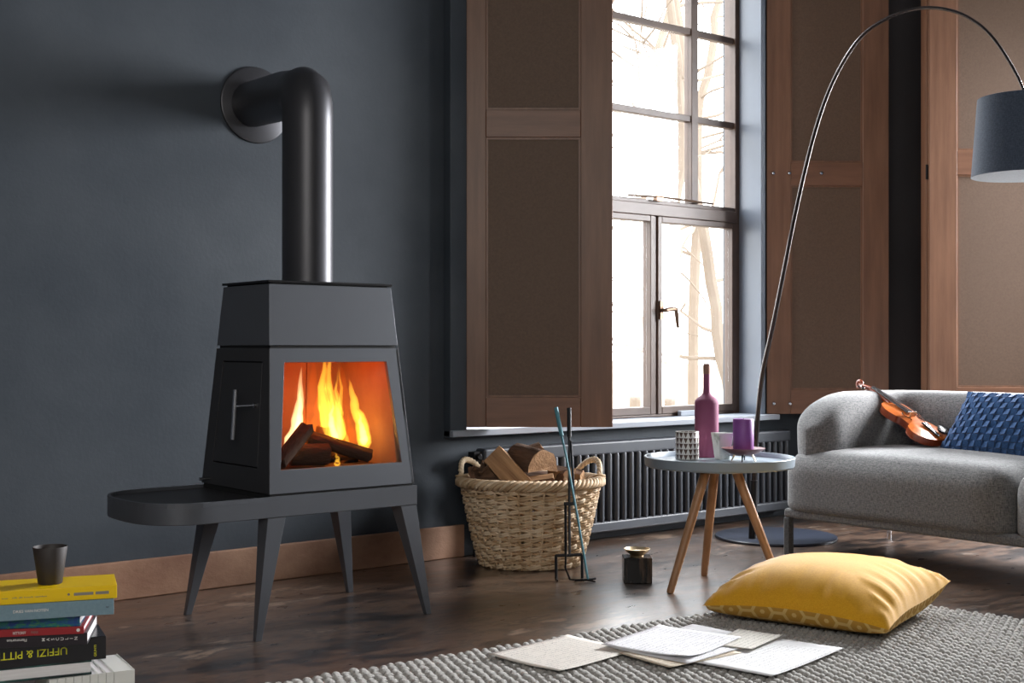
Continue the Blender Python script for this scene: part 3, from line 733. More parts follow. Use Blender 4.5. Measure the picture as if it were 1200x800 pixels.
# ------------------------------------------------------------------ radiator
rd = thing('radiator', 'long grey ribbed panel radiator under the window', 'radiator', (3.56, 0, 0))
RL = 2.16
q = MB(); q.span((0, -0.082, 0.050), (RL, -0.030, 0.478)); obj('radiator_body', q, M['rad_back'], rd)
q = MB(); q.span((-0.006, -0.100, 0.425), (RL + .006, -0.026, 0.490)); obj('top_band', q, M['rad'], rd, bevel=0.012, seg=3)
q = MB(); q.span((-0.006, -0.100, 0.045), (RL + .006, -0.026, 0.098)); obj('bottom_band', q, M['rad'], rd, bevel=0.012, seg=3)
q = MB(); q.tube([(0, 0, 0.085), (0, 0, 0.11), (0, 0, 0.42), (0, 0, 0.44)], [0.010, 0.0155, 0.0155, 0.010], 10)
rib = q.mesh('rib', M['rad'], True, 60)
nr = 43
for k in range(nr):
    o = link('rib', rib, rd, (0.025 + k * (RL - 0.05) / (nr - 1), -0.086, 0))
q = MB(); q.span((-0.055, -0.085, 0.425), (-0.008, -0.04, 0.478)); q.tube([(-0.03, -0.06, 0.43), (-0.03, -0.06, 0.1), (-0.03, -0.06, 0.0)], 0.009, 10)
q.tube([(-0.03, -0.10, 0.455), (-0.03, -0.075, 0.455)], 0.014, 14)
obj('radiator_valve', q, M['black'], rd, bevel=0.003)

# ------------------------------------------------------------------ wicker basket with firewood
BX, BY = 3.580, -0.392
bk = thing('wicker_basket', 'pale wicker laundry-style basket heaped with firewood', 'basket', (BX, BY, 0), ROT)
A0, A1, C0, C1 = 0.208, 0.296, 0.155, 0.232      # half length and half width at the floor and below the rim
HB = 0.352
def rx(z): s = z / HB; return A0 + (A1 - A0) * s ** 0.8
def ry(z): s = z / HB; return C0 + (C1 - C0) * s ** 0.8
NS = 34
rnd = random.Random(4)
q = MB(); q.lathe([(0.0, 0.002), (0.97, 0.002), (0.97, 0.016), (0.0, 0.016)], 48, sx=A0, sy=C0); obj('basket_base', q, M['wick2'], bk)
q = MB(); q.lathe([(0.93, 0.016), (1.0, 0.1)], 40, sx=A0 * 0.98, sy=C0 * 0.98)
for k in range(NS):
    a = 2 * PI * (k + 0.5) / NS; q = MB()
    q.tube([(math.cos(a) * rx(z), math.sin(a) * ry(z), z) for z in (0.004, 0.06, 0.12, 0.18, 0.24, 0.30, 0.352)], [0.0055] * 7, 7)
    obj('stake', q, M['wick1'] if k % 3 else M['wick2'], bk)
nrow = 17
for r_ in range(nrow):
    z0 = 0.014 + r_ * (HB - 0.014) / nrow; q = MB()
    ph = PI * (r_ % 2); dz = rnd.uniform(-.001, .001)
    for half in (0, 1):
        path = []
        n = NS * 6
        for i in range(n):
            th = 2 * PI * i / n; off = 0.0098 * math.cos(NS / 2 * th + ph - PI / 2 * 0)
            z = z0 + half * 0.0084 + dz + 0.0022 * noise.noise((math.cos(th) * 3, math.sin(th) * 3, r_ * 1.7 + half)) + 0.0036 * math.sin(NS / 2 * th + ph)
            path.append((math.cos(th) * (rx(z) + off), math.sin(th) * (ry(z) + off), z))
        q.tube(path, 0.0056 + rnd.uniform(-.0004, .0006), 6, closed=True)
    obj('weaver', q, M['wick1'] if rnd.random() < 0.55 else M['wick2'], bk, angle=60)
for s_ in range(5):
    path = []; n = 260; tw = 15
    for i in range(n):
        th = 2 * PI * i / n; a = tw * th + s_ * 2 * PI / 5
        rr = 0.019 * math.cos(a); zz = 0.016 * math.sin(a)
        path.append((math.cos(th) * (A1 + 0.006 + rr), math.sin(th) * (C1 + 0.006 + rr), HB + 0.016 + zz))
    q = MB(); q.tube(path, 0.0088, 7, closed=True); obj('rim_strand', q, M['wick1'] if s_ % 2 else M['wick2'], bk, angle=60)
for cth in (R(156), R(24)):
    for s_ in range(3):
        path = []
        for i in range(40):
            u = i / 39; a = PI * u; tw = 10 * u * PI + s_ * 2 * PI / 3; th = cth + (u - 0.5) * 0.86
            ro = 0.004 + 0.014 * math.sin(a) + 0.006 * math.cos(tw)
            path.append((math.cos(th) * (A1 + ro), math.sin(th) * (C1 + ro), HB + 0.008 + 0.092 * math.sin(a) ** 0.62 + 0.007 * math.sin(tw)))
        q = MB(); q.tube(path, 0.0078, 7); obj('handle_strand', q, M['wick1'], bk, angle=60)
    q = MB()
    for sg in (-1, 1):
        th = cth + sg * 0.40
        for k in range(4):
            n = 18; cx0, cy0 = math.cos(th) * (A1 + 0.005), math.sin(th) * (C1 + 0.005)
            q.tube([(cx0 + 0.024 * math.cos(2 * PI * i / n), cy0 + 0.024 * math.sin(2 * PI * i / n), HB + 0.004 + 0.011 * k + 0.005 * math.sin(2 * PI * i / n + k)) for i in range(n)], 0.0048, 6, closed=True)
    obj('handle_binding', q, M['wick2'], bk, angle=60)['kind'] = 'stuff'
bm_ = Matrix.Translation((BX, BY, 0)) @ Matrix.Rotation(ROT, 4, 'Z')
def bp(x, y, z): return bm_ @ Vector((x, y, z))
WM = (M['bark'], M['grain']); GL = 'split logs in the wicker basket'
for lab, a, c, r, sd, fl_, wd, ro_ in (
    ('split log with pale top edge leaning at the left of the basket heap', (-0.150, -0.01, 0.490), (-0.015, -0.105, 0.352), 0.088, 21, 1, R(100), R(200)),
    ('half-round log with its cut end facing the room, topmost in the basket', (-0.050, 0.10, 0.478), (0.055, -0.085, 0.462), 0.072, 22, 1, R(190), R(0)),
    ('bark-backed log lying behind the topmost log in the basket', (-0.12, 0.09, 0.435), (0.05, 0.13, 0.490), 0.056, 23, 1, R(170), R(20)),
    ('split log lying under the cut end in the middle of the basket', (-0.07, -0.09, 0.360), (0.10, -0.09, 0.385), 0.050, 24, 1, R(120), R(160)),
    ('dark wedge of firewood at the right behind the fire tools', (0.085, 0.03, 0.398), (0.225, -0.02, 0.375), 0.055, 25, 1, R(110), R(-20)),
    ('pale log end sticking up near the right basket handle', (0.10, 0.10, 0.37), (0.17, -0.06, 0.392), 0.045, 26, 1, R(150), R(60)),
    ('brown log filling the left side of the basket', (-0.25, -0.02, 0.355), (-0.10, -0.10, 0.352), 0.048, 27, 1, R(140), R(40)),
    ('round log low in the front of the basket', (-0.10, -0.155, 0.335), (0.08, -0.160, 0.338), 0.040, 28, 0.9, None, 0),
    ('log lying low across the rear of the basket', (-0.18, 0.12, 0.350), (0.14, 0.13, 0.345), 0.055, 29, 0.9, None, 0)):
    place_log('split_log', lab, bp(*a), bp(*c), r, sd, WM, GL, fl_, wd, ro_)
for k, (x, y, z, a) in enumerate(((-0.235, -0.03, 0.400, 0.3), (-0.205, 0.02, 0.412, 1.0), (-0.180, -0.045, 0.405, -0.5), (-0.235, 0.04, 0.398, 1.7), (-0.165, 0.03, 0.42, 0.1))):
    lab = ('reddish bark flake nearest the left basket handle', 'upright bark flake behind the left handle of the basket', 'bark flake against the leaning log in the basket', 'bark flake at the rear of the left basket handle', 'bark flake standing highest at the left of the heap')[k]
    q = MB(); rnd = random.Random(40 + k)
    def ff(u, v): return ((u - .5) * 0.075, 0.012 * math.sin(PI * v) + 0.006 * noise.noise((u * 4, v * 3, k)), (v - .5) * 0.06 * (1 + 0.5 * noise.noise((u * 5, 3.3, k))))
    q.grid(ff, 7, 5)
    o = obj('bark_flake', q, M['bark'], None, smooth=False); o.modifiers.new('thickness', 'SOLIDIFY').thickness = 0.007
    o.location = bp(x, y, z); o.rotation_euler = (rnd.uniform(-.4, .4), rnd.uniform(-.5, .5), a)
    tag(o, lab, 'bark', 'bark flakes in the basket')

# ------------------------------------------------------------------ fire tools leaning on the basket
def tool(name, label, base): return thing(name, label, 'fire tool', base)
T0 = Vector((3.4195, -0.745, 0)); u = DU; back = Vector((0.6298, 0.7768, 0))
def tp(px, z, lean):   # along the picture plane from the fork, height, set back towards the basket
    return u * px + Vector((0, 0, z)) + back * lean
fk = tool('fire_fork', 'black two-pronged fire fork with a long bar handle leaning on the basket', T0)
q = MB(); q.tube([tp(0.058, 0.094, 0.03), tp(0.060, 0.40, 0.105), tp(0.062, 0.575, 0.15)], 0.0055, 10); obj('shaft', q, M['black'], fk)
q = MB(); q.tube([tp(0.062, 0.575, 0.15), tp(0.063, 0.695, 0.18)], 0.0095, 12); obj('grip', q, M['black'], fk)
q = MB(); q.tube([tp(0.0, 0.098, 0.03), tp(0.058, 0.100, 0.031), tp(0.110, 0.103, 0.03)], 0.006, 8); obj('crossbar', q, M['black'], fk)
for x in (0.002, 0.108):
    q = MB(); q.tube([tp(x, 0.10, 0.03), tp(x, 0.03, 0.008), tp(x, 0.008, 0.0), tp(x + 0.004, 0.006, -0.03)], [0.006, 0.006, 0.006, 0.004], 8); obj('prong', q, M['black'], fk)
pk = tool('fire_poker', 'teal enamelled poker crossing in front of the wicker basket', T0 + u * 0.130)
q = MB(); q.tube([tp(0.0, 0.010, -0.02), tp(-0.038, 0.25, 0.034), tp(-0.080, 0.485, 0.108), tp(-0.100, 0.580, 0.137)], 0.0048, 10); obj('shaft', q, M['teal'], pk)
q = MB(); q.tube([tp(-0.100, 0.580, 0.137), tp(-0.123, 0.697, 0.173)], 0.0092, 12); obj('grip', q, M['teal'], pk)
q = MB(); q.tube([tp(-0.055, 0.008, -0.030), tp(0.0, 0.008, -0.02), tp(0.032, 0.010, 0.0)], 0.005, 8); q.tube([tp(0.0, 0.008, -0.02), tp(0.028, 0.006, -0.05)], [0.005, 0.003], 8); obj('hook', q, M['black'], pk)
tg = tool('fire_tongs', 'slim dark fire tongs with staggered rods leaning beside the black fork', T0 + u * 0.05)
q = MB(); q.tube([tp(0.030, 0.31, 0.080), tp(0.024, 0.44, 0.110), tp(0.018, 0.56, 0.138)], 0.0048, 8); obj('upper_rod', q, M['black'], tg)
q = MB(); q.tube([tp(-0.008, 0.100, 0.022), tp(-0.007, 0.30, 0.069)], 0.0055, 8); obj('lower_rod', q, M['black'], tg)
q = MB(); q.box(tp(0.011, 0.305, 0.072), (0.05, 0.012, 0.014), Matrix.Rotation(ROT, 3, 'Z')); obj('clamp', q, M['black'], tg, bevel=0.002)
q = MB(); q.tube([tp(-0.008, 0.102, 0.022), tp(-0.01, 0.05, 0.012), tp(0.008, 0.006, 0.0), tp(0.03, 0.006, -0.01)], 0.0042, 8); obj('jaw', q, M['black'], tg)

# ------------------------------------------------------------------ oil candle block on the floor
ob = thing('oil_candle', 'dark streaked stone cube with a brass dish on the bare floor', 'candle holder', (3.668, -0.962, 0), ROT)
q = MB(); q.span((-0.057, -0.05, 0.0), (0.057, 0.05, 0.103)); obj('stone_block', q, M['stone'], ob, bevel=0.003)
q = MB(); q.lathe([(0.0, 0.103), (0.027, 0.103), (0.028, 0.108), (0.031, 0.112), (0.047, 0.124), (0.053, 0.134), (0.051, 0.1345), (0.044, 0.126), (0.028, 0.118), (0.0, 0.117)], 40); obj('brass_dish', q, M['brass'], ob)

# ------------------------------------------------------------------ side table and what stands on it
TX, TY, TZ = 3.843, -1.247, 0.518
tb = thing('side_table', 'round grey-blue tray table on three oak legs between basket and sofa', 'table', (TX, TY, 0))
q = MB(); q.lathe([(0.0, TZ - 0.040), (0.288, TZ - 0.040), (0.294, TZ - 0.034), (0.297, TZ - 0.002), (0.2955, TZ), (0.288, TZ), (0.2865, TZ - 0.002), (0.284, TZ - 0.020), (0.0, TZ - 0.020)], 72)
obj('tray_top', q, M['tray'], tb, angle=30)
q = MB(); q.lathe([(0.0, TZ - 0.060), (0.106, TZ - 0.060), (0.112, TZ - 0.056), (0.112, TZ - 0.0402), (0.0, TZ - 0.0402)], 40); obj('hub', q, M['tray'], tb)
for fx, fy in ((3.590, -1.221), (3.983, -1.039), (3.950, -1.480)):
    d = Vector((fx - TX, fy - TY, 0)); 
    top = Vector((0, 0, TZ - 0.062)) + d.normalized() * 0.072; bot = Vector((d.x, d.y, 0.0))
    q = MB(); q.tube([bot, bot.lerp(top, 0.02), bot.lerp(top, 0.9), top], [0.0125, 0.0145, 0.0195, 0.0195], 20); obj('leg', q, M['oak'], tb)
ZT = TZ - 0.0195
def on_table(px_off, back_off):     # along and into the picture plane from the table's middle
    v = DU * px_off + Vector((0.6298, 0.7768, 0)) * back_off; return (TX + v.x, TY + v.y, ZT)
cp = thing('patterned_beaker', 'small white beaker with rows of brown triangles on the tray table', 'cup', on_table(-0.113, 0.10))
q = MB(); q.lathe([(0.0, 0.0), (0.045, 0.0), (0.047, 0.002), (0.047, 0.110), (0.0462, 0.112), (0.0435, 0.112), (0.043, 0.110), (0.043, 0.006), (0.0, 0.006)], 48); obj('beaker_body', q, M['tri'], cp)
bo = thing('plum_bottle', 'tall matt plum bottle with a brown neck sleeve on the tray table', 'bottle', on_table(-0.019, 0.20))
q = MB(); q.lathe([(0.0, 0.0), (0.046, 0.0), (0.0485, 0.003), (0.0495, 0.20), (0.0495, 0.222), (0.048, 0.232), (0.040, 0.242), (0.022, 0.254), (0.015, 0.266), (0.0135, 0.28), (0.0132, 0.342), (0.0, 0.342)], 48); obj('bottle_body', q, M['purple'], bo, angle=40)
q = MB(); q.lathe([(0.0, 0.3425), (0.0136, 0.3425), (0.0142, 0.345), (0.0142, 0.382), (0.0132, 0.385), (0.0, 0.385)], 32); obj('neck_sleeve', q, M['cork'], bo)
# white tapered square votive
vo = thing('tapered_votive', 'white tapered square votive cup between bottle and candle', 'candle holder', on_table(0.028, 0.098), ROT + R(20))
q = MB(); a, c = 0.022, 0.033; hh = 0.106
o_ = [(-a, -a), (a, -a), (a, a), (-a, a)]; p_ = [(-c, -c), (c, -c), (c, c), (-c, c)]
ins = [(x * 0.9, y * 0.9) for x, y in p_]; inb = [(x * 0.86, y * 0.86) for x, y in o_]
vs = [(x, y, 0) for x, y in o_] + [(x, y, hh) for x, y in p_] + [(x, y, hh) for x, y in ins] + [(x, y, 0.006) for x, y in inb]
fs = [(3, 2, 1, 0)] + [(i, (i + 1) % 4, 4 + (i + 1) % 4, 4 + i) for i in range(4)] + [(4 + i, 4 + (i + 1) % 4, 8 + (i + 1) % 4, 8 + i) for i in range(4)] + [(8 + i, 8 + (i + 1) % 4, 12 + (i + 1) % 4, 12 + i) for i in range(4)] + [(12, 13, 14, 15)]
q.add(vs, fs)
M['votive'] = mat('white_porcelain_grey_green_print', (226, 228, 224), (176, 184, 176), 22, 0.3, lo=0.52, hi=0.66, detail=3)
obj('votive_body', q, M['votive'], vo, bevel=0.001)
dh = thing('footed_dish', 'dark plum shallow dish on slim legs under the violet candle', 'dish', on_table(0.098, 0.008))
q = MB(); q.lathe([(0.0, 0.022), (0.030, 0.023), (0.056, 0.031), (0.086, 0.050), (0.0865, 0.052), (0.084, 0.052), (0.055, 0.036), (0.040, 0.0325), (0.0, 0.032)], 56); obj('bowl', q, M['dish'], dh, angle=50)
for k in range(4):
    a = R(35) + k * PI / 2; q = MB(); q.tube([(0.034 * math.cos(a), 0.034 * math.sin(a), 0.026), (0.047 * math.cos(a), 0.047 * math.sin(a), 0.0)], [0.004, 0.0025], 8); obj('leg', q, M['brass'] if k % 2 else M['black'], dh)
cx = on_table(0.098, 0.008)
cd = thing('pillar_candle', 'thick violet pillar candle standing in the footed dish', 'candle', (cx[0], cx[1], ZT + 0.0325))
q = MB(); q.lathe([(0.0, 0.0), (0.0405, 0.0), (0.041, 0.001), (0.041, 0.132), (0.039, 0.135), (0.035, 0.133), (0.0, 0.129)], 48); obj('wax_body', q, M['candle'], cd)
q = MB(); q.tube([(0, 0, 0.128), (0.001, 0, 0.138)], 0.0012, 6); obj('wick', q, M['black'], cd)

# ------------------------------------------------------------------ sofa
def rounded_box(dim, r, n=12, crown=0.0, seedn=0.0):
    hx_, hy_, hz_ = dim[0] / 2, dim[1] / 2, dim[2] / 2
    bm = bmesh.new(); bmesh.ops.create_cube(bm, size=2.0); bmesh.ops.subdivide_edges(bm, edges=bm.edges[:], cuts=n, use_grid_fill=True)
    vs = []
    for v in bm.verts:
        # spread grid lines so that the rounded rims get enough of them
        s = Vector([math.copysign(1 - (1 - abs(c)) ** 1.35, c) for c in v.co])
        p = Vector((s.x * hx_, s.y * hy_, s.z * hz_))
        c = Vector((max(-hx_ + r, min(hx_ - r, p.x)), max(-hy_ + r, min(hy_ - r, p.y)), max(-hz_ + r, min(hz_ - r, p.z))))
        low = s.z < 0
        d = p - c
        if low: d.z = 0.0
        if d.length > r: q_ = c + d.normalized() * r; p = Vector((q_.x, q_.y, p.z if low else q_.z))
        t_ = (-hz_ + 0.03 - p.z) / 0.03
        if t_ > 0:
            k_ = 0.03 * (1 - math.sqrt(max(0, 1 - min(1, t_) ** 2))); p.x -= math.copysign(min(abs(p.x), k_), p.x); p.y -= math.copysign(min(abs(p.y), k_), p.y)
        p.z += crown * (1 - s.x ** 2) * (1 - s.y ** 2) * (1 if s.z > 0 else 0)
        v.co = p
    q = MB(); bm.verts.index_update(); q.add([v.co.copy() for v in bm.verts], [[v.index for v in f.verts] for f in bm.faces]); bm.free(); return q
sf = thing('sofa', 'grey heather two-seat sofa with a rounded wraparound back', 'sofa', (5.08, -1.79, 0))
ox, oy = 5.08, -1.79
for name, ya, yb in (('seat_cushion', -0.893, -2.015), ('seat_cushion', -2.019, -3.14)):
    q = rounded_box((0.80, abs(yb - ya), 0.275), 0.105, 14, 0.022)
    obj(name, q, M['sofa'], sf, loc=(5.040 - ox, (ya + yb) / 2 - oy, 0.205 + 0.1375), angle=80)
q = MB(); q.span((4.662 - ox, -0.905 - oy, 0.172), (5.47 - ox, -3.12 - oy, 0.215)); obj('base_frame', q, M['sofa'], sf, bevel=0.014, seg=3)
for x, y, w_ in ((4.680, -0.922, 0.034), (4.680, -3.10, 0.034)):
    q = MB(); q.span((x - w_ / 2 - ox, y - w_ / 2 - oy, 0.0), (x + w_ / 2 - ox, y + w_ / 2 - oy, 0.175)); obj('leg', q, M['sofa_dark'], sf, bevel=0.006)
for x, y in ((5.44, -0.935), (5.44, -3.09)):
    q = MB(); q.tube([(x - ox, y - oy, 0.0), (x - ox, y - oy, 0.175)], 0.011, 14); obj('leg', q, M['chrome'], sf)
# wraparound back: one bolster swept from the left arm round the back to the right arm
HT, TOPZ, LOWZ = 0.110, 0.745, 0.400
def back_path():
    P = []; r = 0.20; xc, ya, yb = 5.395, -1.015, -3.018
    L1 = xc - r - 4.685
    for k in range(26): P.append((4.685 + L1 * k / 25, ya))
    for k in range(1, 12): a = PI / 2 * k / 12; P.append((xc - r + r * math.sin(a), ya - r + r * math.cos(a)))
    for k in range(22): P.append((xc, ya - r + (yb + r - (ya - r)) * k / 21))
    for k in range(1, 12): a = PI / 2 * k / 12; P.append((xc - r + r * math.cos(a), yb + r - r * math.sin(a)))
    for k in range(26): P.append((xc - r - L1 * k / 25, yb))
    return [Vector((x - ox, y - oy, 0)) for x, y in P]
bpth = back_path(); nb_ = len(bpth); acc = [0]
for i in range(1, nb_): acc.append(acc[-1] + (bpth[i] - bpth[i - 1]).length)
tot = acc[-1]
def section(i):
    s = min(acc[i], tot - acc[i])
    th = HT * (math.sqrt(max(0.0, 1 - (1 - min(1, s / 0.13)) ** 2)) * 0.985 + 0.015)
    top = TOPZ - 0.215 * (1 - math.sqrt(max(0.0, 1 - (1 - min(1, s / 0.34)) ** 2)))
    return th, top
vs, fs = [], []
ns_ = 30
for i in range(nb_):
    t = (bpth[min(i + 1, nb_ - 1)] - bpth[max(i - 1, 0)]).normalized(); nrm = Vector((-t.y, t.x, 0)); th, top = section(i)
    for j in range(ns_):
        a = 2 * PI * j / ns_; ca, sa = math.cos(a), math.sin(a)
        if sa >= 0: k, hgt, e1, e2 = 1, (top - 0.585), 0.62, 0.80
        else: k, hgt, e1, e2 = 1, (0.585 - LOWZ), 0.35, 0.75
        hgt = max(hgt, 0.02)
        x = th * math.copysign(abs(ca) ** e1, ca); z = 0.585 + hgt * math.copysign(abs(sa) ** e2, sa) if top > 0.6 else 0.56 + (hgt if sa >= 0 else 0.16) * math.copysign(abs(sa) ** e2, sa)
        p = bpth[i] + nrm * x; vs.append((p.x, p.y, z))
for i in range(nb_ - 1):
    for j in range(ns_): fs.append((i * ns_ + j, i * ns_ + (j + 1) % ns_, (i + 1) * ns_ + (j + 1) % ns_, (i + 1) * ns_ + j))
fs += [tuple(range(ns_ - 1, -1, -1)), tuple((nb_ - 1) * ns_ + j for j in range(ns_))]
q = MB(); q.add(vs, fs); obj('back_and_arms', q, M['sofa'], sf, angle=80)

# ------------------------------------------------------------------ cushions
def pillow(hx_, hy_, t_up, t_dn, pinch, n=44, wr=0.0, seed=0):
    def shape(u, v):
        px = 1 - pinch * (1 - v * v); py = 1 - pinch * (1 - u * u)
        return u * hx_ * (1 - pinch * (1 - abs(v) ** 2) * abs(u) ** 3), v * hy_ * (1 - pinch * (1 - abs(u) ** 2) * abs(v) ** 3)
    def thick(u, v):
        f = (1 - abs(u) ** 2.4) * (1 - abs(v) ** 2.4); f = max(f, 0) ** 0.52
        return f
    def wrk(u, v, x, y):
        e = max(abs(u), abs(v)); k = max(0, (e - 0.45) / 0.55) * (1 - max(0, (e - 0.93) / 0.07))
        s = (math.atan2(v, u)); ed = u if abs(v) > abs(u) else v
        w = (0.45 - 1.6 * abs(noise.noise((ed * 4.6 + seed + 0.5 * e, 7.3 + (0 if abs(v) > abs(u) else 3), seed)))) + 0.35 * noise.noise((ed * 9 + seed, 1.3, seed + (0 if abs(v) > abs(u) else 5)))
        return wr * k * w
    def up(a, c):
        u, v = 2 * a - 1, 2 * c - 1; x, y = shape(u, v); return (x, y, t_up * thick(u, v) + wrk(u, v, x, y))
    def dn(a, c):
        u, v = 2 * a - 1, 2 * c - 1; x, y = shape(u, v); return (x, y, -t_dn * thick(u, v) ** 0.62)
    return up, dn, shape
yp = thing('floor_cushion', 'large mustard velvet cushion with a honeycomb-patterned underside on the rug', 'cushion', (3.640, -1.930, 0.094), R(15.5))
up, dn, shp = pillow(0.322, 0.322, 0.134, 0.078, 0.055, 60, 0.020, 3)
def droop(fn):
    def g(a, c):
        x, y, z = fn(a, c); u, v = 2 * a - 1, 2 * c - 1
        return (x, y, z - 0.022 * (abs(u) * abs(v)) ** 2 + 0.045 * max(0, u) ** 2 * max(0, -v + 0.3))
    return g
q = MB(); q.grid(droop(up), 60, 60); obj('velvet_top', q, M['yellow'], yp, angle=80)
q = MB(); q.grid(droop(dn), 44, 44); und = obj('patterned_underside', q, M['hex'], yp, angle=80)
G = np.array(q.v).reshape(44, 44, 3)           # cloth coordinates: lengths measured along the fabric from its middle
du = np.concatenate([np.zeros((1, 44)), np.cumsum(np.linalg.norm(np.diff(G, axis=0), axis=2), 0)]); du -= du.max(0, keepdims=True) / 2
dv = np.concatenate([np.zeros((44, 1)), np.cumsum(np.linalg.norm(np.diff(G, axis=1), axis=2), 1)], 1); dv -= dv.max(1, keepdims=True) / 2
uvl = und.data.uv_layers.new(name='cloth'); vi = np.zeros(len(und.data.loops), dtype=np.int32); und.data.loops.foreach_get('vertex_index', vi)
uvl.data.foreach_set('uv', np.stack([du.ravel()[vi], dv.ravel()[vi]], 1).astype(np.float32).ravel())
# blue cushion leaning on the sofa back
bc = thing('woven_cushion', 'deep blue cushion of woven felt strips leaning on the sofa back', 'cushion', (5.172, -1.74, 0.606))
e1 = Vector((0.02, -1, 0.0)).normalized(); e2 = Vector((0.115, -0.055, 0.27)); e2 = (e2 - e1 * e2.dot(e1)).normalized(); e3 = e1.cross(e2)
if e3.x > 0: e3 = -e3
bc.rotation_mode = 'QUATERNION'; bc.rotation_quaternion = Matrix((e1, e2, e3)).transposed().to_quaternion() if e1.cross(e2).dot(e3) > 0 else Matrix((-e1, e2, e3)).transposed().to_quaternion()
sgn = 1 if e1.cross(e2).dot(e3) > 0 else -1
HX, HY = 0.29, 0.158
up, dn, shp = pillow(HX, HY, 0.062, 0.055, 0.06)
def shear(fn):
    def g(a, c): x, y, z = fn(a, c); return (x + 0.30 * sgn * y, y, z)
    return g
up, dn = shear(up), shear(dn)
q = MB(); q.grid(up, 40, 28); q.grid(dn, 40, 28); obj('cushion_cover', q, M['blue'], bc, angle=80)
q = MB(); nx_, ny_ = 18, 10; rnd = random.Random(9)
for i in range(nx_):
    for j in range(ny_):
        u0, u1 = -0.97 + 1.94 * i / nx_, -0.97 + 1.94 * (i + 1) / nx_; v0, v1 = -0.96 + 1.92 * j / ny_, -0.96 + 1.92 * (j + 1) / ny_
        cu, cv = (u0 + u1) / 2, (v0 + v1) / 2; k = 0.90 + rnd.uniform(-.04, .04); dup = 0.007 + rnd.uniform(0, .003)
        tilt = (0.004, -0.001) if (i + j) % 2 else (-0.001, 0.004)
        pts = []
        for lay in (0, 1):
            for (uu, vv) in ((u0, v0), (u1, v0), (u1, v1), (u0, v1)):
                uu = cu + (uu - cu) * k * (0.96 if lay else 1); vv = cv + (vv - cv) * k * (0.96 if lay else 1)
                x, y, z = up((uu + 1) / 2, (vv + 1) / 2)
                tl_ = tilt[0] * (1 if vv > cv else -1) + tilt[1] * (1 if uu > cu else -1)
                pts.append((x, y, z - 0.002 if lay == 0 else z + dup + tl_))
        q.hexa(pts)
o = obj('woven_strips', q, M['blue'], bc, smooth=False); o['kind'] = 'stuff'

# ------------------------------------------------------------------ violin
vl = thing('violin', 'orange-brown violin lying across the sofa corner with its scroll on the arm', 'violin', (0, 0, 0))
P0, P1 = Vector((5.105, -1.430, 0.535)), Vector((5.165, -0.965, 0.785))     # tail, scroll
ax = (P1 - P0).normalized()
prp = Vector((0.7768, -0.6298, 0)) * 0.61 + Vector((0, 0, 1)) * 0.79; twd = Vector((-0.6298, -0.7768, 0))
nn = prp * 0.70 + twd * 0.70; nn = (nn - ax * nn.dot(ax)).normalized(); ww = ax.cross(nn)       # local: x across, y towards the scroll, z up from the belly
vl.location = P0; vl.rotation_mode = 'QUATERNION'; vl.rotation_quaternion = Matrix((ax.cross(nn), ax, nn)).transposed().to_quaternion()
VS = (P1 - P0).length / 0.560; vl.scale = (VS, VS, VS)
half = [(0.0, 0.0), (0.04, 0.004), (0.075, 0.020), (0.098, 0.050), (0.104, 0.080), (0.098, 0.108), (0.086, 0.128), (0.0795, 0.137), (0.073, 0.136), (0.062, 0.1270), (0.0555, 0.168), (0.0545, 0.190), (0.058, 0.210), (0.066, 0.222), (0.072, 0.224), (0.078, 0.240), (0.083, 0.265), (0.083, 0.290), (0.076, 0.318), (0.060, 0.340), (0.035, 0.352), (0.0, 0.355)]
outl = [(x, y) for x, y in half] + [(-x, y) for x, y in half[-2:0:-1]]
def plate(z0, arch, over=0.0035, sg=1):
    q = MB(); no = len(outl); rings = []
    cy_ = 0.175
    levels = ((1.0, 0.0, over), (1.0, 0.003, over), (0.90, 0.35, 0), (0.72, 0.75, 0), (0.45, 0.95, 0), (0.0, 1.0, 0))
    vs = []; fs = []
    for s, h, ov in levels[:-1]:
        for x, y in outl:
            l = math.hypot(x, y - cy_); k = s * (1 + ov / max(l, 0.01))
            yy = cy_ + (y - cy_) * (s if s < 1 else k); xx = x * k
            zz = (h * arch) if h != 0.003 else 0.0028
            if h == 0.35: zz = 0.35 * arch
            vs.append((xx, yy, z0 + sg * zz))
    vs.append((0, cy_, z0 + sg * arch)); c = len(vs) - 1
    for r_ in range(4):
        for i in range(no): fs.append((r_ * no + i, r_ * no + (i + 1) % no, (r_ + 1) * no + (i + 1) % no, (r_ + 1) * no + i))
    for i in range(no): fs.append((4 * no + i, 4 * no + (i + 1) % no, c))
    fs.append(tuple(range(no - 1, -1, -1)))
    return q.add(vs, fs)
q = MB(); q.prism(outl, -0.030, 0.0); obj('ribs', q, M['varnish_dark'], vl, angle=40)
obj('belly', plate(0.0, 0.014), M['varnish'], vl, angle=50)
obj('back_plate', plate(-0.030, 0.012, sg=-1), M['varnish_dark'], vl, angle=50)
for sx in (-1, 1):
    q = MB(); pth = [(sx * (0.036 + 0.008 * math.sin(2 * PI * (t - .5))), 0.165 + 0.062 * t, 0.0125 + 0.002) for t in [i / 10 for i in range(11)]]
    q.tube(pth, [0.0035] + [0.0018] * 9 + [0.0035], 6); obj('sound_hole', q, M['ebony'], vl)
q = MB(); q.hexa([(-0.021, 0.212, 0.022), (0.021, 0.212, 0.022), (0.012, 0.480, 0.012), (-0.012, 0.480, 0.012), (-0.018, 0.212, 0.030), (0.018, 0.212, 0.030), (0.010, 0.480, 0.019), (-0.010, 0.480, 0.019)])
obj('fingerboard', q, M['ebony'], vl, bevel=0.002)
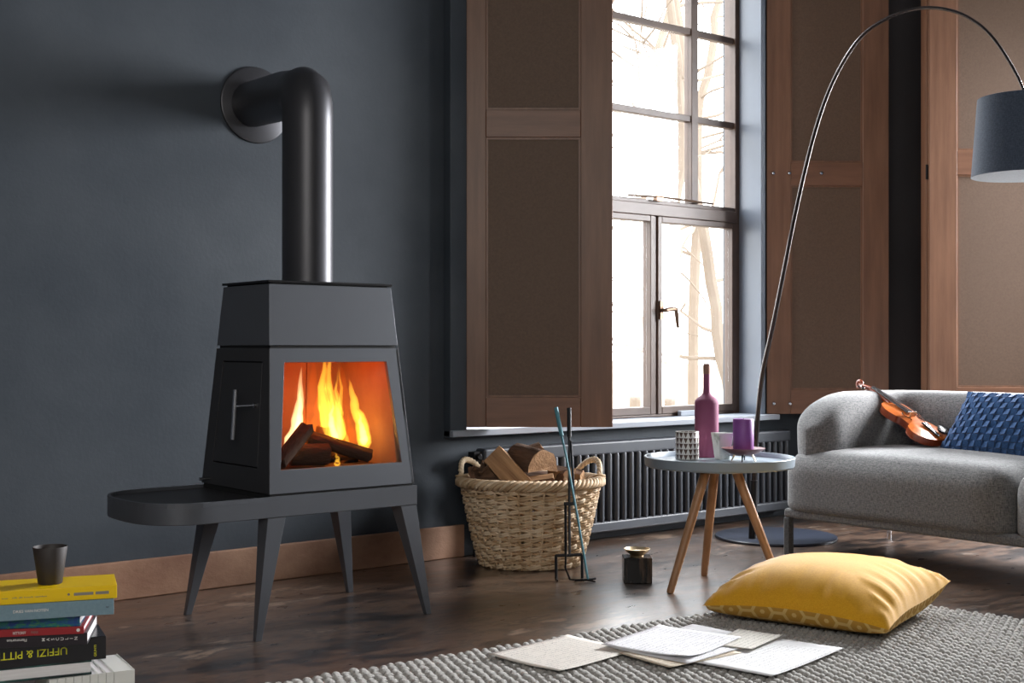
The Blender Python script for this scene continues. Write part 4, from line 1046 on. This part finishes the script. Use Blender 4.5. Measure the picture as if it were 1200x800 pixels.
q = MB(); q.tube([(0, 0.345, -0.002), (0, 0.365, 0.001), (0, 0.40, 0.003), (0, 0.47, 0.003), (0, 0.485, 0.003)], [0.017, 0.0135, 0.012, 0.0115, 0.012], 14); obj('neck', q, M['varnish_dark'], vl)
q = MB(); q.hexa([(-0.012, 0.480, -0.012), (0.012, 0.480, -0.012), (0.008, 0.550, -0.026), (-0.008, 0.550, -0.026), (-0.011, 0.480, 0.014), (0.011, 0.480, 0.014), (0.008, 0.550, -0.004), (-0.008, 0.550, -0.004)])
obj('pegbox', q, M['varnish_dark'], vl, bevel=0.003)
q = MB(); pth = []
for k in range(26):
    a = -PI / 2 - 2.6 * PI * k / 25 * 0.9; r_ = 0.021 * (1 - k / 30); pth.append((0, 0.558 - r_ * math.cos(a) * 1.0, -0.010 + r_ * math.sin(a) * 1.0))
q.tube(pth, [0.010 * (1 - k / 60) for k in range(26)], 10); obj('scroll', q, M['varnish_dark'], vl)
for k, (y, sx) in enumerate(((0.492, 1), (0.506, -1), (0.520, 1), (0.534, -1))):
    q = MB(); z = -0.002 - (y - 0.48) * 0.16
    q.tube([(-sx * 0.016, y, z), (sx * 0.024, y, z)], 0.0035, 8); q.lathe([(0, -0.003), (0.009, -0.002), (0.009, 0.002), (0, 0.003)], 14, c=(sx * 0.03, y, z))
    obj('peg', q, M['ebony'], vl)
q = MB(); q.hexa([(-0.021, 0.193, 0.012), (0.021, 0.193, 0.012), (0.021, 0.197, 0.012), (-0.021, 0.197, 0.012), (-0.019, 0.194, 0.040), (0.019, 0.194, 0.040), (0.019, 0.196, 0.040), (-0.019, 0.196, 0.040)])
obj('bridge', q, M['bridge'], vl, bevel=0.001)
q = MB(); q.hexa([(-0.010, 0.008, 0.012), (0.010, 0.008, 0.012), (0.022, 0.120, 0.022), (-0.022, 0.120, 0.022), (-0.007, 0.008, 0.018), (0.007, 0.008, 0.018), (0.018, 0.120, 0.029), (-0.018, 0.120, 0.029)])
obj('tailpiece', q, M['ebony'], vl, bevel=0.003)
for k in range(4):
    q = MB(); t_ = k - 1.5; q.tube([(t_ * 0.009, 0.120, 0.028), (t_ * 0.0115, 0.195, 0.041), (t_ * 0.0055, 0.480, 0.0205)], 0.0009, 5); obj('string', q, M['chrome'], vl)
q = MB()
def cr(u, v): a = 2 * PI * u; r_ = v; return (0.052 + 0.040 * r_ * math.cos(a), 0.034 + 0.036 * r_ * math.sin(a), 0.030 - 0.010 * (1 - r_ * r_) + 0.006)
q.grid(cr, 28, 8, closeu=True); q.grid(lambda u, v: (0.052 + 0.040 * math.cos(2 * PI * u) * (1 - .1 * v), 0.034 + 0.036 * math.sin(2 * PI * u) * (1 - .1 * v), 0.036 - 0.012 * v), 28, 3, closeu=True)
obj('chin_rest', q, M['ebony'], vl)
q = MB()
for x in (0.035, 0.062): q.tube([(x, -0.004, 0.026), (x, -0.006, 0.0), (x, -0.004, -0.034)], 0.0022, 6)
obj('chin_rest_clamp', q, M['chrome'], vl)

# ------------------------------------------------------------------ arc lamp
LB = Vector((4.905, -0.535, 0))
lp = thing('arc_floor_lamp', 'tall bow-shaped floor lamp with a slate drum shade reaching over the sofa', 'lamp', LB)
q = MB(); q.lathe([(0.0, 0.0), (0.298, 0.0), (0.300, 0.003), (0.300, 0.011), (0.297, 0.014), (0.0, 0.014)], 72)
o = obj('base_plate', q, M['lamp_base'], lp, loc=(5.045 - LB.x, -0.548 - LB.y, 0))
arc = [(4.872, -0.546, 0.10), (4.871, -0.558, 0.352), (4.869, -0.575, 0.562), (4.865, -0.611, 0.813), (4.858, -0.680, 1.04), (4.850, -0.754, 1.304), (4.843, -0.820, 1.543), (4.836, -0.886, 1.757), (4.828, -0.955, 1.947), (4.820, -1.034, 2.112), (4.810, -1.126, 2.239), (4.798, -1.235, 2.336), (4.785, -1.355, 2.379), (4.772, -1.480, 2.392), (4.759, -1.605, 2.379), (4.745, -1.733, 2.333), (4.734, -1.836, 2.265), (4.725, -1.916, 2.183), (4.717, -1.994, 2.066), (4.711, -2.047, 1.962), (4.705, -2.085, 1.84)]
def smooth_path(P, m=4):
    P = [Vector(p) for p in P]; out = []
    for i in range(len(P) - 1):
        p0, p1, p2, p3 = P[max(i - 1, 0)], P[i], P[i + 1], P[min(i + 2, len(P) - 1)]
        for k in range(m):
            t = k / m
            out.append(0.5 * ((2 * p1) + (p2 - p0) * t + (2 * p0 - 5 * p1 + 4 * p2 - p3) * t * t + (3 * p1 - p0 - 3 * p2 + p3) * t ** 3))
    out.append(P[-1]); return out
sp_ = [p - LB for p in smooth_path(arc)]; k_ = len(sp_)
q = MB(); q.tube([(4.872 - LB.x, -0.545 - LB.y, 0.012)] + sp_, [0.0125] + [0.0125 - 0.0075 * (i / k_) for i in range(k_)], 12); obj('bowed_rod', q, M['lamp_rod'], lp)
q = MB(); q.tube([(4.872 - LB.x, -0.545 - LB.y, 0.012), (4.871 - LB.x, -0.556 - LB.y, 0.30)], [0.020, 0.017], 16); obj('stem_socket', q, M['black'], lp)
SC = Vector((4.712, -2.055, 0)) - LB
q = MB(); zb_, zt_ = 1.620, 1.925
q.lathe([(0.200, zb_), (0.177, zt_), (0.174, zt_ + 0.001), (0.1745, zt_ - 0.003), (0.197, zb_ + 0.002)], 72, c=(SC.x, SC.y, 0))
sh = obj('shade', q, M['shade'], lp, angle=30); sh.data.materials.append(M['shade_in'])
cxy = Vector((SC.x, SC.y))
for p in sh.data.polygons:
    c = p.center; n_ = Vector((c.x, c.y)) - cxy
    if n_.dot(Vector((p.normal.x, p.normal.y))) < -0.001: p.material_index = 1
q = MB(); q.lathe([(0.0, zb_ + 0.045), (0.192, zb_ + 0.045), (0.192, zb_ + 0.049), (0.0, zb_ + 0.049)], 48, c=(SC.x, SC.y, 0)); obj('diffuser', q, M['shade_in'], lp)
q = MB()
for k in range(3):
    a = 2 * PI * k / 3 + 0.4; q.tube([(SC.x, SC.y, zt_ - 0.02), (SC.x + 0.176 * math.cos(a), SC.y + 0.176 * math.sin(a), zt_ - 0.004)], 0.003, 6)
q.tube([(SC.x, SC.y, zt_ - 0.1), (SC.x, SC.y, zt_ + 0.02)], 0.012, 12); obj('shade_carrier', q, M['black'], lp)

# ------------------------------------------------------------------ rug of looped wool cords
RA, RB, RC, RD = Vector((0.6, -1.415, 0)), Vector((4.045, -1.655, 0)), Vector((4.27, -3.3, 0)), Vector((0.6, -3.3, 0))
rg = thing('rug', 'chunky grey looped wool rug under the mustard cushion', 'rug', (0, 0, 0))
q = MB(); q.hexa([(*p.xy, 0.0005) for p in (RD, RC, RB, RA)] + [(*p.xy, 0.007) for p in (RD, RC, RB, RA)]); obj('rug_base', q, M['rug'], rg)
def inside(x, y):
    ps = (RD, RC, RB, RA)
    for i in range(4):
        a, c = ps[i], ps[(i + 1) % 4]
        if (c.x - a.x) * (y - a.y) - (c.y - a.y) * (x - a.x) < 0: return False
    return True
ns2, nr2 = 8, 4
unit = [(0, 0, 1.0)]
loopf = []
for r_ in range(nr2):
    ph = PI / 2 * (r_ + 1) / nr2 * 1.12
    for j in range(ns2): a = 2 * PI * j / ns2; unit.append((math.sin(ph) * math.cos(a), math.sin(ph) * math.sin(a), math.cos(ph)))
for j in range(ns2): loopf.append((0, 1 + j, 1 + (j + 1) % ns2))
for r_ in range(nr2 - 1):
    for j in range(ns2): o1, o2 = 1 + r_ * ns2, 1 + (r_ + 1) * ns2; loopf.append((o1 + j, o2 + j, o2 + (j + 1) % ns2, o1 + (j + 1) % ns2))
rnd = random.Random(12)
vs, fs = [], []
ang = R(24); ca, sa = math.cos(ang), math.sin(ang)
pu, pv = 0.041, 0.0200
for i in range(-80, 120):
    for j in range(-180, 180):
        uu = (i + 0.5 * (j % 2)) * pu + rnd.uniform(-.003, .003); vv = j * pv + rnd.uniform(-.0015, .0015)
        x = 2.6 + uu * ca - vv * sa; y = -2.2 + uu * sa + vv * ca
        if not inside(x, y): continue
        # nothing of the rug shows behind the picture's lower edge
        if (0.6298 * x + 0.7768 * (y + 4.68)) < 3.30: continue
        l, w_, h_ = 0.0250 + rnd.uniform(-.002, .002), 0.0109 + rnd.uniform(-.0008, .0008), 0.0135 + rnd.uniform(-.002, .002)
        yaw = ang + R(9) * (1 if j % 2 else -1); cy2, sy2 = math.cos(yaw), math.sin(yaw); tl2 = 0.30
        b0 = len(vs)
        for (a, c, z) in unit:
            xx, yy, zz = a * l, c * w_, z * h_
            zz = zz - xx * tl2 * 0.9
            vs.append((x + xx * cy2 - yy * sy2, y + xx * sy2 + yy * cy2, 0.0085 + max(zz, -0.006)))
        fs += [tuple(k + b0 for k in f) for f in loopf]
q = MB(); q.v = vs; q.f = fs
o = obj('wool_loops', q, M['rug'], rg, angle=180, fix=False); o['kind'] = 'stuff'

# ------------------------------------------------------------------ music sheets on the rug
def sheet(label, c, w_, h_, rz, z, tone, seed, curl=0.006, staves=True, corner=None):
    q = MB(); rnd = random.Random(seed)
    def fn(u, v):
        x, y = (u - .5) * w_, (v - .5) * h_
        k = (abs(u - .5) * 2) ** 3 * (abs(v - .5) * 2) ** 2
        zz = curl * 0.4 * noise.noise((u * 1.6 + seed, v * 1.3, seed)) + curl * 0.35 * k
        if corner: zz += corner[2] * max(0, 1 - 2.2 * math.hypot(u - corner[0], v - corner[1])) ** 2
        return (x, y, zz)
    q.grid(fn, 16, 14)
    o = obj('music_sheet', q, sheet_mat('written_paper', tone, seed, staves), None, angle=180)
    m = o.modifiers.new('thickness', 'SOLIDIFY'); m.thickness = 0.0009
    o.location = (c[0], c[1], z); o.rotation_euler = (0, 0, R(rz)); tag(o, label, 'paper', 'music sheets on the rug'); return o
sheet('cream music sheet lying apart at the left of the papers on the rug', (2.556, -1.776), 0.365, 0.285, 7.5, 0.0290, (232, 226, 216), 1.0, 0.008)
sheet('large white written sheet at the bottom right of the papers', (3.000, -2.135), 0.440, 0.375, 10, 0.0290, (236, 236, 236), 2.0, 0.006)
sheet('white written sheet under the top one with its right corner towards the cushion', (2.925, -1.950), 0.440, 0.300, 7, 0.0345, (234, 234, 236), 3.0, 0.006)
sheet('narrow aged sheet peeping out at the front of the pile of papers', (2.815, -2.01), 0.30, 0.22, -2, 0.0318, (214, 200, 178), 4.0, 0.004)
sheet('topmost white sheet of the pile beside the cream sheet', (2.880, -1.915), 0.345, 0.300, 14, 0.0400, (240, 240, 243), 5.0, 0.007, corner=(0, 0, 0.008))
sheet('slim folded sheet lying between the top sheet and the bottom right sheet', (3.085, -2.03), 0.24, 0.15, 16, 0.0375, (228, 224, 214), 6.0, 0.006)

# ------------------------------------------------------------------ stack of books with an espresso cup
TXT = {}
def book(label, corner, z0, T, L, Dp, rz, cover, kind='book', group='books stacked on the floor', pages=True, flip=False, hard=0.003):
    """corner: near right corner of the spine side; the book runs left along -x and back along +y"""
    t = thing(kind, label, 'book', (corner[0], corner[1], z0), R(rz), group)
    def bx(name, a, c, m, bev=0.0012): q = MB(); q.span(a, c); return obj(name, q, m, t, bevel=bev)
    if flip:   # page edges face the room
        bx('cover', (-L, 0, T - hard), (0, Dp, T), cover); bx('cover', (-L, 0, 0), (0, Dp, hard), cover)
        bx('page_block', (-L + 0.003, 0.003, hard), (-0.003, Dp, T - hard), M['pages'], 0)
        return t
    bx('spine', (-L, 0, 0), (0, hard, T), cover); bx('cover', (-L, hard, T - hard), (0, Dp, T), cover); bx('cover', (-L, hard, 0), (0, Dp, hard), cover)
    bx('page_block', (-L + 0.003, hard, hard), (-0.003, Dp - 0.003, T - hard), M['pages'], 0)
    return t
def spine_text(t, name, body, size, m, x, z, turn=0, align='LEFT', sx=1.0, space=1.0):
    return text(name, body, size, m, t, (x, -0.0006, z), (PI / 2, R(turn), 0), 0.0003, align, sx, space)
def flat(name, c, rough=0.5): return mat(name, c, None, 5, rough)
K = dict(yellow=flat('glossy_yellow_cover', (246, 204, 4), 0.35), blue=mat('greyblue_cloth_cover', (112, 140, 152), (124, 150, 162), 120, 0.7, bump=0.1),
         red=flat('red_cover', (152, 30, 36), 0.4), dark=flat('aubergine_black_cover', (30, 22, 30), 0.35), black=flat('glossy_black_cover', (20, 16, 20), 0.2),
         teal=mat('marbled_dark_teal_cover', (18, 34, 36), (60, 120, 112), 40, 0.35, stretch=(0.3, 1, 3), lo=0.45, hi=0.75), white=flat('white_cover', (226, 226, 220), 0.5),
         ink=flat('grey_ink', (120, 112, 106)), wink=flat('white_ink', (232, 228, 224)), yink=flat('lemon_ink', (226, 222, 30)), dink=flat('dark_slate_ink', (70, 84, 92)), grey=flat('grey_label', (138, 130, 120)))
def art_mat():
    m, nt, b = new_mat('painted_art_cover'); v = coords(nt, (1, 1, 2.6))
    f = noise_tex(nt, v, 26, 6, 0.7, 1.2)
    nt.links.new(ramp(nt, f, [(0.28, lin((12, 30, 66))), (0.42, lin((20, 66, 140))), (0.50, lin((24, 98, 118))), (0.58, lin((40, 122, 96))), (0.66, lin((130, 136, 60))), (0.76, lin((176, 84, 48)))]), b.inputs['Base Color'])
    b.inputs['Roughness'].default_value = 0.35; return m
K['art'] = art_mat()
# a row of white paperbacks standing upright at the bottom: spines to the room
vr = R(-9); vdir = Vector((math.cos(vr), math.sin(vr), 0)); v0 = Vector((1.3125, -1.529, 0)); off = 0.0
labs = ['thick white volume at the right end of the bottom row of books', 'slim white volume second from the right in the bottom row', 'slim white volume third from the right in the bottom row', 'slim white volume fourth from the right, under the page block', 'slim white volume fifth from the right under the stacked books', 'slim white volume sixth from the right under the stacked books', 'slim white volume seventh from the right under the stacked books', 'slim white volume eighth from the right under the stacked books', 'slim white volume at the picture edge under the stacked books']
for k, lab in enumerate(labs):
    w_ = 0.051 if k == 0 else 0.0185; c = v0 - vdir * (off + 0.0); off += w_ + 0.0012
    t = thing('upright_volume', lab, 'book', (c.x, c.y, 0), vr, 'white volumes standing at the bottom')
    q = MB(); q.span((-w_, 0, 0), (0, 0.003, 0.1270)); q.span((-w_, 0.003, 0), (-w_ + 0.0012, 0.195, 0.1270)); q.span((-0.0012, 0.003, 0), (0, 0.195, 0.1270)); obj('cover', q, K['white'], t)
    q = MB(); q.span((-w_ + 0.0013, 0.003, 0.001), (-0.0013, 0.193, 0.1255)); obj('page_block', q, K['white'] if k == 0 else M['pages'], t)
b7 = book('teal marbled book with its white page edges facing the room, under the black one', (1.208, -1.510), 0.1274, 0.0372, 0.32, 0.20, -14, K['teal'], flip=True, hard=0.0055)
b6 = book('thick black book with yellow lettering on its spine', (1.239, -1.525), 0.165, 0.057, 0.33, 0.23, -14, K['black'])
spine_text(b6, 'spine_title', 'UFFIZI & PITTI', 0.0262, K['yink'], -0.092, 0.0385, 180)
text('publisher_mark', 'GIUNTI', 0.0085, K['yink'], b6, (-0.0235, -0.0006, 0.008), (PI / 2, R(-90), 0), 0.0003, sx=1.05)
b5 = book('aubergine paperback with spaced white letters, above the thick black book', (1.168, -1.586), 0.2222, 0.0285, 0.31, 0.24, -27, K['dark'], hard=0.0015)
text('spine_title', 'M\nA\nS\nC\nU\nL\nI\nN', 0.0108, K['wink'], b5, (-0.0985, -0.0006, 0.0165), (PI / 2, R(-90), 0), 0.0003, 'CENTER', 1.0)
spine_text(b5, 'publisher_name', 'Flammarion', 0.0098, K['wink'], -0.140, 0.0205, 180)
q = MB(); q.lathe([(0.0026, 0), (0.0044, 0), (0.0044, 0.0006), (0.0026, 0.0006)], 16); o = obj('spine_emblem', q, K['wink'], b5, loc=(-0.208, 0.0, 0.021), rot=(PI / 2, 0, 0))
q = MB(); q.span((-0.211, -0.0006, 0.008), (-0.205, 0, 0.0145)); obj('spine_emblem', q, K['wink'], b5)
b4 = book('thin red book with a white dot on its spine', (1.157, -1.592), 0.2510, 0.0180, 0.31, 0.24, -27, K['red'], hard=0.002)
spine_text(b4, 'spine_title', 'HITTORFF', 0.0092, K['wink'], -0.164, 0.0055, 0, sx=0.72)
spine_text(b4, 'spine_subtitle', 'PARIS', 0.0082, K['ink'], -0.122, 0.0058, 0, sx=0.8)
q = MB(); q.lathe([(0.0, 0.0), (0.0042, 0), (0.0042, 0.0006), (0.0, 0.0006)], 20); obj('spine_emblem', q, K['wink'], b4, loc=(-0.013, 0, 0.0095), rot=(PI / 2, 0, 0))
b3 = book('art book with a blue and green painted spine', (1.150, -1.585), 0.2691, 0.0290, 0.30, 0.23, -28, K['art'], hard=0.0022)
b2 = book('grey-blue clothbound book under the yellow one', (1.214, -1.638), 0.2985, 0.0375, 0.33, 0.22, -20, K['blue'])
spine_text(b2, 'spine_title', 'DRIES VAN NOTEN', 0.0094, K['wink'], -0.230, 0.0178, 0, sx=1.0, space=0.98)
spine_text(b2, 'spine_mark', 'w', 0.011, K['dink'], -0.019, 0.016)
b1 = book('glossy yellow book on top of the stack', (1.224, -1.633), 0.3362, 0.0325, 0.33, 0.158, -19.5, K['yellow'])
q = MB(); q.span((-0.100, -0.0006, 0.0120), (-0.055, 0, 0.0190)); q.span((-0.050, -0.0006, 0.0120), (-0.019, 0, 0.0190)); obj('spine_label', q, K['grey'], b1)['kind'] = 'stuff'
q = MB(); q.lathe([(0.0022, 0), (0.0030, 0), (0.0030, 0.0005), (0.0022, 0.0005)], 16); q2 = obj('spine_emblem', q, K['ink'], b1, loc=(-0.112, 0, 0.0160), rot=(PI / 2, 0, 0))
q = MB(); rnd = random.Random(77); x = -0.262          # tiny unreadable lettering: a run of short marks
for word in (6, 5, 4, 9, 12):
    for k in range(word):
        h_ = rnd.choice((0.0022, 0.0022, 0.0034)); q.span((x, -0.0005, 0.0138), (x + 0.0012, 0, 0.0138 + h_)); x += 0.0023
    x += 0.009 if word == 6 else 0.003
obj('spine_lettering', q, K['grey'], b1, smooth=False)['kind'] = 'stuff'
ec = thing('espresso_cup', 'dark brown stoneware cup standing on the yellow book', 'cup', (1.103, -1.512, 0.3688))
q = MB(); q.lathe([(0.0, 0.0), (0.0270, 0.0), (0.0285, 0.002), (0.0410, 0.0905), (0.0405, 0.0915), (0.0392, 0.0912), (0.0385, 0.089), (0.0262, 0.006), (0.0, 0.005)], 48); obj('cup_body', q, M['cup'], ec)
